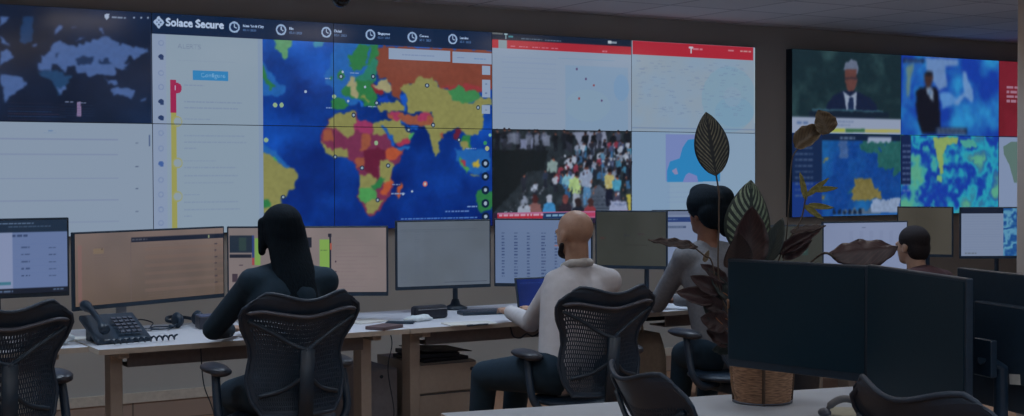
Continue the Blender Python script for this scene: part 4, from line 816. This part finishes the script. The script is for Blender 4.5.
# ------------------------------------------------------------------ things on and under the desks
# phone
p = onz(108, 341, DZ); t = thing('desk_phone', 'black desk phone with coiled cord beside the left monitors', 'phone', (1.80, 6.66, DZ), .12); t.scale = (1.35, 1.35, 1.35)
bm = B(); box(bm, (0, .02, .045), (.20, .19, .02), rx=.42); box(bm, (0, .07, .035), (.16, .05, .07)); obj('phone_body', bm, BLACK, t, bevel=.006)
kb = B()
for i in range(4):
    for j in range(5): box(kb, (.0+i*.021, -.05+j*.022, .0585+(-.07+j*.022)*.44+.012), (.014, .013, .006), rx=.42)
obj('keypad', kb, GLOSS, t)
obj('handset', tube(B(), curve_pts([(-.075, -.08, .05), (-.078, -.03, .085), (-.08, .04, .115), (-.08, .11, .13)], 5), [.018, .02, .019, .015, .012, .011, .011, .011, .011, .011, .012, .015, .018, .02, .019, .014], 10), BLACK, t, True)
obj('cord', tube(B(), [(-.07+.012*math.cos(k*1.3)+.0016*k, -.1-.0*k-.012*math.sin(k*1.3)*.4, .012+.007*math.sin(k*1.3)+.005) if k < 1 else (-.07+.0042*k, -.11+.01*math.cos(k*1.2), .014+.008*math.sin(k*1.2)) for k in range(60)], .0035, 6), BLACK, t, True)
# crumpled tissue
p = onz(66, 332, DZ); bm = B(); bmesh.ops.create_icosphere(bm, subdivisions=3, radius=.036)
for v in bm.verts: v.co *= 1+.35*(math.sin(v.co.x*90+v.co.y*60)*math.cos(v.co.z*80)); v.co.z = max(v.co.z*.75+.035, 0)
o = obj('tissue', bm, mat('white_tissue', (190, 200, 206), .9), None, True); o.location = (1.555, 6.66, DZ); setp(o, 'crumpled white tissue beside the desk phone', 'tissue')
# headphones and cable
p = onz(186, 327, DZ); t = thing('headset', 'black headset lying in a tangle of cable on the desk', 'headset', (p.x, p.y, DZ), .3)
obj('headband', tube(B(), curve_pts([(-.07, 0, .03), (-.075, .06, .035), (-.03, .12, .045), (.03, .12, .045), (.075, .06, .035), (.07, 0, .03)], 6), .009, 8), BLACK, t, True)
for sg in (-1, 1): obj('ear_cup', ell(ell(B(), (sg*.065, -.015, .042), (.022, .042, .042)), (sg*.05, -.015, .042), (.014, .034, .034)), BLACK, t, True)
obj('microphone', tube(B(), [(-.07, -.03, .03), (-.11, -.06, .02), (-.14, -.05, .02)], [.004, .004, .008], 8), BLACK, t, True)
obj('cable', tube(B(), curve_pts([(-.07, -.02, .02), (-.13, -.05, .008), (-.2, .02, .008), (-.15, .08, .03), (-.22, .1, .05), (-.28, .03, .02), (-.2, -.04, .008), (-.1, -.03, .01), (-.16, .03, .014), (-.24, -.02, .01), (-.15, -.07, .008)], 8), .0035, 6), BLACK, t, True)
# small box beside the woman
p = onz(212, 329, DZ); t = thing('docking_station', 'small dark blue-grey box standing left of the woman', 'box', (p.x, p.y, DZ), -.1)
obj('housing', box(B(), (.02, .05, .033), (.17, .11, .066)), mat('dark_grey_metal', (46, 50, 62), .4), t, bevel=.006); obj('lid', box(B(), (.02, .05, .068), (.165, .105, .005)), mat('blue_grey_top', (74, 86, 118), .35), t, bevel=.002)
# black pouch
p = onz(431, 319, DZ); t = thing('pouch', 'black rectangular zipped pouch standing below the grey-screened monitor', 'pouch', (p.x, p.y+.02, DZ), .1)
obj('pouch_body', box(B(), (0, 0, .037), (.21, .07, .074), rz=-.05), mat('black_leather', (22, 28, 42), .5, noise=.2, bump=.3), t, bevel=.018); obj('wrist_strap', tube(B(), curve_pts([(-.1, 0, .03), (-.13, -.01, .02), (-.14, -.03, .005), (-.1, -.04, .005)], 5), .004, 6), BLACK, t, True)
obj('zip', tube(B(), [(-.09, -.032, .055), (.09, -.042, .055)], .0018, 6), STEEL, t)
# notebook, phone, papers
p = onz(386, 329, DZ); t = thing('notebook', 'closed brown notebook lying on the desk near the seam', 'notebook', (p.x, p.y+.02, DZ), .5)
obj('cover', box(B(), (0, 0, .009), (.17, .12, .018)), mat('brown_cover', (84, 68, 72), .6), t, bevel=.003); obj('pages', box(B(), (.002, -.001, .009), (.17, .117, .013)), mat('paper', (190, 190, 188), .9), t)
p = onz(400, 325, DZ); t = thing('mobile_phone', 'dark mobile phone lying beside the brown notebook', 'phone', (p.x+.03, p.y+.06, DZ), -.6)
obj('phone_case', box(B(), (0, 0, .006), (.15, .072, .009)), BLACK, t, bevel=.003); obj('phone_screen', box(B(), (0, 0, .0112), (.14, .064, .001)), OFFSC, t)
def papers(px, py, w, d, rz, label, name='paper_sheet', n_=2):
    p = onz(px, py, DZ); t = thing(name, label, 'paper', (p.x, p.y, DZ), rz)
    obj('sheets', box(B(), (0, 0, .003), (w, d, .006)), mat('paper', (190, 190, 188), .9), t)
    return t
papers(366, 322, .21, .15, .3, 'white paper sheets lying right of the woman'); papers(469, 324, .26, .16, -.15, 'white papers under a pen beside the keyboard'); papers(72, 340, .2, .14, .1, 'loose white sheets in front of the crumpled tissue')
p = onz(418, 321, DZ); bm = B(); bmesh.ops.create_icosphere(bm, subdivisions=3, radius=.04)
for v in bm.verts: v.co *= 1+.3*math.sin(v.co.x*110)*math.cos(v.co.y*90); v.co.x *= 2; v.co.z = max(v.co.z*.5+.014, 0)
o = obj('napkin', bm, mat('white_tissue', (190, 200, 206), .9), None, True); o.location = (p.x, p.y-.02, DZ); setp(o, 'crumpled white napkin in front of the black pouch', 'napkin')
p = onz(478, 325, DZ+.01); t = thing('pen', 'dark pen lying on the papers near the laptop', 'pen', (p.x, p.y, DZ+.0062), .1); obj('barrel', tube(B(), [(-.07, 0, .0045), (.06, 0, .0045), (.07, 0, .0045)], [.0045, .0045, .001], 8), BLACK, t); obj('clip', box(B(), (-.05, 0, .0095), (.035, .003, .002)), STEEL, t)
# laptop
p = onz(528, 314, DZ); t = thing('laptop', 'open laptop with a deep blue screen in front of the bald man', 'laptop', (4.00, 6.40, DZ), -.12)
bm = box(B(), (.16, .11, .009), (.32, .22, .016)); obj('keyboard_base', bm, BLACK, t, bevel=.004)
kb = B()
for i in range(12):
    for j in range(4): box(kb, (.03+i*.0235, .09+j*.022, .019), (.019, .017, .003))
obj('keys', kb, GLOSS, t)
lid = box(B(), (.16, .25, .115), (.32, .008, .20), rx=-.28); ld = obj('lid', lid, BLACK, t, bevel=.003)
c = Canvas(.3, .18, 600, (16, 34, 92)); n = fbm(c.Hh, c.W, 60, 81, 2)[..., None]; c.a += (n-.5)*np.array((8, 16, 50)); c.words(.02, .02, .2, .005, (50, 74, 130), 3, .5)
s_ = screen_mesh('screen', .30, .18, c.sample(0, 0, .3, .18, 80, 50), ld, (.01, .2175, .03), (-.28, 0, 0))
# keyboard + dock
p = onz(500, 315, DZ); t = thing('keyboard', 'black keyboard left of the blue-screened laptop', 'keyboard', (p.x-.04, p.y+.1, DZ), -.2)
obj('keyboard_case', box(B(), (0, 0, .01), (.30, .12, .02)), BLACK, t, bevel=.004); kb = B()
for i in range(13):
    for j in range(5): box(kb, (-.13+i*.0215, -.045+j*.0225, .022), (.018, .018, .005))
obj('keys', kb, GLOSS, t)
# little cloth case on the right desk
p = onz(655, 301, DZ); t = thing('glasses_case', 'small dark rounded case on the desk beside the grey sleeve', 'case', (p.x, p.y, DZ), -.3)
obj('case_body', ell(B(), (0, 0, .03), (.08, .045, .03)), mat('charcoal_case', (40, 44, 56), .6), t, True); obj('case_band', tube(B(), [(-.078, -.01, .03), (0, -.046, .03), (.078, -.01, .03)], .003, 6), GLOSS, t, True)
# pedestal
t = thing('drawer_pedestal', 'white three-drawer pedestal under the desk', 'cabinet', (3.40, 6.62, 0)); PZ = .505
obj('pedestal_body', box(B(), (.18, .27, PZ/2+.01), (.36, .50, PZ-.02)), POST, t, bevel=.003)
for k in range(3):
    dr = obj('drawer', box(B(), (.18, .011, .02+.08+k*.162), (.352, .02, .156)), POST, t, bevel=.003)
    if k == 2: obj('lock', tube(B(), [(.325, -.001, .46), (.325, -.008, .46)], .011, 14), BLACK, dr)
    obj('drawer_pull', box(B(), (.18, -.001, .02+.156+k*.162), (.34, .004, .004)), GLOSS, dr)
for x, y in ((.04, .06), (.32, .06), (.04, .48), (.32, .48)): obj('castor', tube(B(), [(x-.012, y, .012), (x+.012, y, .012)], .012, 12), BLACK, t)
t = thing('document_folder', 'black folder heap lying on top of the drawer pedestal', 'folder', (3.44, 6.66, PZ), 0)
obj('folder_stack', box(box(B(), (.14, .17, .010), (.29, .33, .02), rz=.08), (.13, .19, .032), (.26, .32, .022), rz=-.1), mat('black_card', (26, 30, 42), .6), t, bevel=.003)
obj('loose_flap', box(B(), (.16, .15, .055), (.30, .3, .004), ry=.06), mat('dark_card', (46, 50, 60), .6), t)
p = onz(397, 368, .4)
t = thing('computer_tower', 'grey computer tower standing left of the drawer pedestal', 'computer', (3.10, 6.74, 0))
obj('tower_case', box(B(), (.13, .2, .245), (.2, .40, .47)), mat('grey_blue_metal', (132, 134, 144), .5), t, bevel=.006); obj('front_panel', box(B(), (.13, -.004, .245), (.19, .012, .46)), mat('grey_panel', (120, 122, 132), .5), t, bevel=.003)
obj('power_button', tube(B(), [(.13, -.01, .44), (.13, -.014, .44)], .01, 12), BLACK, t)
for x, y in ((.05, .04), (.21, .04), (.05, .36), (.21, .36)): obj('foot', tube(B(), [(x, y, 0), (x, y, .012)], .014, 10), BLACK, t)
# cream bag on the floor
p = at(643, 352, 8.0)
bm = B(); box(bm, (0, 0, .27), (.44, .26, .54)); bmesh.ops.subdivide_edges(bm, edges=bm.edges[:], cuts=6, use_grid_fill=True)
for v in bm.verts:
    v.co.x *= 1-.25*(v.co.z/.54)**2; v.co.y *= 1-.35*(v.co.z/.54)**2; v.co += Vector((math.sin(v.co.z*22+v.co.y*14)*.008, math.sin(v.co.x*24+v.co.z*12)*.008, 0 if v.co.z < .02 else math.sin(v.co.x*16)*.012))
t = thing('tote_bag', 'cream cloth bag standing on the floor under the right desk', 'bag', (5.02, 6.93, 0), 0)
bg_ = obj('bag_body', bm, mat('cream_canvas', (176, 168, 156), .9, bump=.3), t, True, bevel=.0)
for yy_ in (-.05, .05): obj('handle', tube(B(), curve_pts([(-.06, yy_, .52), (-.05, yy_, .60), (0, yy_, .63), (.05, yy_, .60), (.06, yy_, .52)], 5), .008, 6), mat('cream_canvas', (150, 142, 132)), t, True)
# grey strap piece and cream disc near the foreground chair
p = onz(845, 413, FZ)
t = thing('round_mat', 'round cream mat at the bottom of the photo on the white desk', 'mat', (p.x, p.y, FZ)); obj('mat_disc', lathe(B(), [(.09, 0), (.092, .003), (.088, .006), (.06, .005)], n=40), mat('cream_mat', (170, 168, 150), .8), t, True)
p = onz(850, 410, FZ+.03)
t = thing('headband', 'curved grey headset band resting on the round cream mat', 'headset', (p.x, p.y, FZ+.006), -.54)
obj('band', tube(B(), curve_pts([(-.085, .0, .012), (-.06, 0, .045), (-.02, 0, .062), (.03, 0, .05), (.10, 0, .02), (.17, 0, .012)], 5), [.012]*4+[.02]*10+[.018]*8+[.012]*4, 10, flat=.6), mat('grey_plastic_light', (104, 106, 110), .5), t, True)
obj('ear_cushion', ell(B(), (-.085, 0, .016), (.022, .03, .016)), GLOSS, t, True)
p = at(795, 380, 8.0); t = thing('waste_bin', 'black waste bin on the floor seen behind the woven basket', 'bin', (p.x, p.y, 0))
obj('bin_body', lathe(B(), [(.12, 0), (.15, .56), (.16, .58), (.15, .58), (.14, .56), (.11, .02)], n=32), BLACK, t, True); obj('bin_bag', lathe(B(), [(.135, .5), (.155, .575), (.162, .585), (.15, .575), (.12, .5)], n=24), NAVY, t, True)  # added bin shape, stands in for the dark chair mass behind the basket
# cables hanging below the desks
def cable(pts, label, r=.003):
    o = obj('cable', tube(B(), curve_pts(pts, 8), r, 6), BLACK, None, True); setp(o, label, 'cable', 'cables hanging under the desks')
a_ = ony(201, 353, 6.5); b_ = ony(204, 385, 6.5); c_ = ony(214, 414, 6.5); cable([(a_.x, 6.5, DZ-.03), a_, b_, c_, (c_.x+.03, 6.52, .15), (c_.x+.1, 6.6, .004)], 'thin black cable hanging below the desk left of the woman')
a_ = ony(392, 345, 6.5); b_ = ony(388, 370, 6.5); c_ = ony(394, 410, 6.5); cable([(a_.x, 6.52, DZ-.03), a_, b_, c_, (c_.x, 6.52, .15), (c_.x+.1, 6.5, .004)], 'thin cable hanging in front of the grey computer tower')
cable([(3.87, 6.45, DZ-.03), (3.89, 6.45, .645), (3.94, 6.46, .63), (3.98, 6.46, .65), (4.02, 6.46, .635), (4.06, 6.46, .65), (4.1, 6.46, DZ-.03)], 'looped cable drooping under the desk left of the bald man', .005)

# ------------------------------------------------------------------ the potted plant
def basket_mat():
    mt = bpy.data.materials.new('woven_seagrass'); mt.use_nodes = True; nt = mt.node_tree; b = nt.nodes['Principled BSDF']; b.inputs['Roughness'].default_value = .85
    tc = nt.nodes.new('ShaderNodeTexCoord'); n = nt.nodes.new('ShaderNodeTexNoise'); n.inputs['Scale'].default_value = 60; r = nt.nodes.new('ShaderNodeValToRGB')
    mp = nt.nodes.new('ShaderNodeMapping'); mp.inputs['Scale'].default_value = (.5, .5, 5); nt.links.new(tc.outputs['Object'], mp.inputs['Vector']); nt.links.new(mp.outputs['Vector'], n.inputs['Vector'])
    r.color_ramp.elements[0].position = .3; r.color_ramp.elements[1].position = .7; r.color_ramp.elements[0].color = (*lin((104, 78, 62)), 1); r.color_ramp.elements[1].color = (*lin((182, 142, 112)), 1)
    nt.links.new(n.outputs['Fac'], r.inputs['Fac']); nt.links.new(r.outputs['Color'], b.inputs['Base Color']); return mt
def leaf_mat(name, dark, pale, freq, thr):
    mt = bpy.data.materials.new(name); mt.use_nodes = True; nt = mt.node_tree; b = nt.nodes['Principled BSDF']; b.inputs['Roughness'].default_value = .5
    uv = nt.nodes.new('ShaderNodeUVMap'); sp = nt.nodes.new('ShaderNodeSeparateXYZ'); nt.links.new(uv.outputs['UV'], sp.inputs[0])
    def mth(op, a, b_=None):
        m_ = nt.nodes.new('ShaderNodeMath'); m_.operation = op
        for i, q in enumerate((a, b_)):
            if q is None: continue
            if isinstance(q, (int, float)): m_.inputs[i].default_value = q
            else: nt.links.new(q, m_.inputs[i])
        return m_.outputs[0]
    au = mth('ABSOLUTE', mth('SUBTRACT', sp.outputs[0], .5)); st = mth('SINE', mth('MULTIPLY', mth('SUBTRACT', sp.outputs[1], mth('MULTIPLY', au, .75)), freq))
    mk = mth('MULTIPLY', mth('GREATER_THAN', st, thr), mth('MULTIPLY', mth('GREATER_THAN', au, .05), mth('LESS_THAN', au, .45)))
    nz = nt.nodes.new('ShaderNodeTexNoise'); nz.inputs['Scale'].default_value = 9; mk = mth('MULTIPLY', mk, nz.outputs['Fac'])
    mx = nt.nodes.new('ShaderNodeMix'); mx.data_type = 'RGBA'; nt.links.new(mk, mx.inputs[0]); mx.inputs[6].default_value = (*lin(dark), 1); mx.inputs[7].default_value = (*lin(pale), 1); nt.links.new(mx.outputs[2], b.inputs['Base Color']); return mt
L_STR = leaf_mat('striped_leaf', (26, 36, 42), (150, 150, 126), 75, .3); L_STR2 = leaf_mat('green_striped_leaf', (30, 48, 48), (170, 195, 165), 60, .1)
L_MAR = leaf_mat('maroon_leaf', (48, 32, 36), (70, 46, 48), 60, .6); L_TAN = leaf_mat('withered_leaf', (104, 92, 74), (76, 60, 50), 50, .4); L_DRY = leaf_mat('dried_dark_leaf', (56, 46, 46), (84, 70, 64), 40, .5); L_DRK = leaf_mat('dark_green_leaf', (30, 42, 44), (52, 66, 62), 60, .4)
STEM = mat('stem', (76, 66, 58), .7); STEMO = mat('orange_stem', (150, 100, 66), .7)
pp = Vector((3.345, 3.808, FZ)); plant = thing('potted_plant', 'tall plant with striped and dark red leaves in a woven basket', 'plant', pp)
bk = B(); prof = []
for k in range(41):
    z = k/40*.20; r_ = .098+.013*(z/.20)**.8+.0035*abs(math.sin(k*PI/2.0+.3)); prof.append((r_, z))
lathe(bk, prof+[(.098, .20), (.095, .17)], n=40)
bo_ = obj('basket', bk, basket_mat(), plant, True)
for a in (-2.25, -.6, 1.0, 2.5):
    obj('basket_rib', tube(B(), [(math.cos(a)*(.102+.013*(z/.2)**.8), math.sin(a)*(.102+.013*(z/.2)**.8), z) for z in (.0, .05, .1, .15, .2)], .006, 6), mat('dark_cane', (80, 62, 50), .8), bo_, True)
obj('soil', lathe(B(), [(.09, .15), (.09, .172)], n=24), mat('dark_soil', (40, 32, 28), .95), plant)
obj('saucer', lathe(B(), [(.09, 0), (.108, .003), (.108, .008), (.08, .006)], n=36), GLOSS, plant, True)
ZP = 4.9
def lp(x, y, Z=ZP): return at(x, y, Z)-pp
def leaf(base, tip, width, mt, nrm, curl=0., fold=.2, droop=0., wavy=0., nl=16, nw=8, label=None, taper=.5):
    base, tip, nrm = Vector(base), Vector(tip), Vector(nrm).normalized(); ax = tip-base; L = ax.length; ax.normalize(); sd = ax.cross(nrm).normalized(); nn = sd.cross(ax).normalized()
    bm = B(); uvl = bm.loops.layers.uv.new('UVMap'); g = []
    for j in range(nl+1):
        t = j/nl; wv = width/2*max(.02, math.sin(PI*min(1, t**taper*.5+t*.5))**.75 if 0 < t < 1 else .02); row = []
        for i in range(nw+1):
            u = -1+2*i/nw; cu = curl*u*u*wv; wob = wavy*math.sin(t*23+u*3)*abs(u)
            row.append(bm.verts.new(base+ax*(t*L)+sd*(u*wv*(1-.25*abs(curl)))+nn*(cu+fold*abs(u)*wv+droop*math.sin(t*PI)*L+wob)))
        g.append(row)
    for j in range(nl):
        for i in range(nw):
            f = bm.faces.new((g[j][i], g[j][i+1], g[j+1][i+1], g[j+1][i]))
            for l_, (a, b) in zip(f.loops, ((i, j), (i+1, j), (i+1, j+1), (i, j+1))): l_[uvl].uv = (a/nw, b/nl)
    o = obj('leaf', bm, mt, plant, True, label=label); s = o.modifiers.new('solid', 'SOLIDIFY'); s.thickness = .0012; return o
tc_ = -Vector(_f)                                             # towards the room's front, where most leaves face
def stem(pts, r=.0035, mt=STEM): obj('stem', tube(B(), curve_pts(pts, 6), r, 6), mt, plant, True)
S0 = Vector((0, 0, .16))
leaf(lp(716, 176), lp(706, 112), .124, L_STR, tc_, fold=.15, label='dark upright leaf with fine pale stripes', taper=.75)
stem([S0+Vector((-.01, 0, 0)), lp(722, 300), lp(719, 220), lp(719, 195), lp(716, 174)], .003)
leaf(lp(753, 258), lp(751, 180), .20, L_STR2, tc_+Vector((.3, -.2, .2)), curl=-.25, fold=-.1, label='broad green leaf with pale stripes', taper=.6)
stem([S0, lp(745, 310), lp(740, 256)], .004)
leaf(lp(748, 268, 4.82), lp(752, 206, 4.82), .14, L_MAR, tc_, curl=.4, droop=-.08, fold=.2, label='large dark red drooping leaf', wavy=.003)
leaf(lp(735, 264, 4.8), lp(738, 232, 4.6), .11, L_MAR, tc_, curl=.3, label='dark red leaf underside'); stem([S0, lp(750, 300), lp(748, 266, 4.82)], .004)
leaf(lp(767, 262), lp(783, 218), .07, L_DRK, tc_+Vector((-.6, 0, 0)), fold=.5, label='pointed dark green leaf'); stem([S0, lp(758, 300), lp(767, 260)], .0035)
leaf(lp(795, 148), lp(824, 126), .09, L_TAN, tc_+Vector((0, 0, .5)), curl=.6, wavy=.006, label='withered tan leaf, lower fold'); leaf(lp(828, 134), lp(818, 110), .092, L_TAN, tc_, curl=.5, wavy=.006, label='withered tan leaf curled at the top')
stem([S0, lp(778, 300), lp(786, 240), lp(789, 200), lp(792, 160), lp(800, 146)], .0025)
leaf(lp(778, 254), lp(822, 228), .06, L_MAR, tc_+Vector((0, 0, .4)), curl=.6, wavy=.006); leaf(lp(790, 232), lp(826, 226), .03, L_DRY, tc_+Vector((0, 0, .6)), wavy=.004); leaf(lp(782, 258), lp(812, 240), .055, L_MAR, tc_, curl=.5, wavy=.004)
stem([S0, lp(770, 300), lp(781, 254), lp(800, 222), lp(806, 196)], .003)
for (x, y, x2, y2) in ((806, 196, 829, 178), (806, 200, 800, 172), (808, 205, 834, 208), (812, 190, 838, 188), (804, 205, 824, 220)): leaf(lp(x, y), lp(x2, y2), .022, mat('yellow_green_sprig', (120, 116, 60), .7), tc_, wavy=.003)
leaf(lp(698, 247), lp(648, 240), .035, L_DRY, tc_+Vector((0, 0, .4)), wavy=.008, droop=.03, label='dried dark curled leaf'); stem([S0, lp(722, 300), lp(712, 262), lp(705, 256), lp(690, 244)], .003); leaf(lp(704, 262), lp(709, 250), .02, L_TAN, tc_)
leaf(lp(898, 247, 4.45), lp(828, 254, 4.45), .115, L_MAR, tc_+Vector((0, 0, .8)), fold=-.35, wavy=.007, label='large maroon leaf with a scalloped edge', taper=.9)
stem([S0, lp(770, 330), lp(800, 276), lp(822, 254, 4.45), lp(836, 258, 4.45)], .004)
for b_, t_, w_, m_ in (((722, 292), (690, 276), .07, L_MAR), ((715, 300), (676, 292), .075, L_MAR), ((728, 325), (700, 318), .09, L_MAR), ((722, 310), (700, 296), .06, L_MAR), ((728, 300), (708, 268), .05, L_DRK), ((729, 345), (706, 330), .07, L_MAR), ((730, 350), (712, 350), .05, L_DRK), ((727, 282), (700, 264), .05, L_MAR)):
    leaf(lp(*b_), lp(*t_), w_, m_, tc_+Vector((random.uniform(-.3, .3), 0, random.uniform(0, .7))), curl=random.uniform(.2, .5), wavy=.004); 
for pts in (((745, 330), (725, 318), (703, 296)), ((745, 345), (720, 322), (700, 300)), ((748, 322), (730, 298), (722, 292)), ((748, 340), (735, 330), (727, 326))): stem([S0]+[lp(*q) for q in pts], .0022, STEMO)
for (x, y) in ((690, 300), (700, 283), (712, 275)): leaf(lp(x+22, y+22), lp(x+12, y-2), .02, L_DRK, tc_)
obj('cane_strip', tube(B(), curve_pts([lp(737, 398, 4.93), lp(732, 385, 4.9), lp(730, 350, 4.88), lp(729, 320, 4.8), lp(728, 300, 4.6)], 6), .0045, 6), mat('pale_cane', (150, 116, 90), .8), plant, True, label='thin pale strip')

vs = bpy.context.scene.view_settings; vs.view_transform = 'Standard'; vs.look = 'None'; vs.exposure = 0; vs.gamma = 1; vs.use_curve_mapping = False
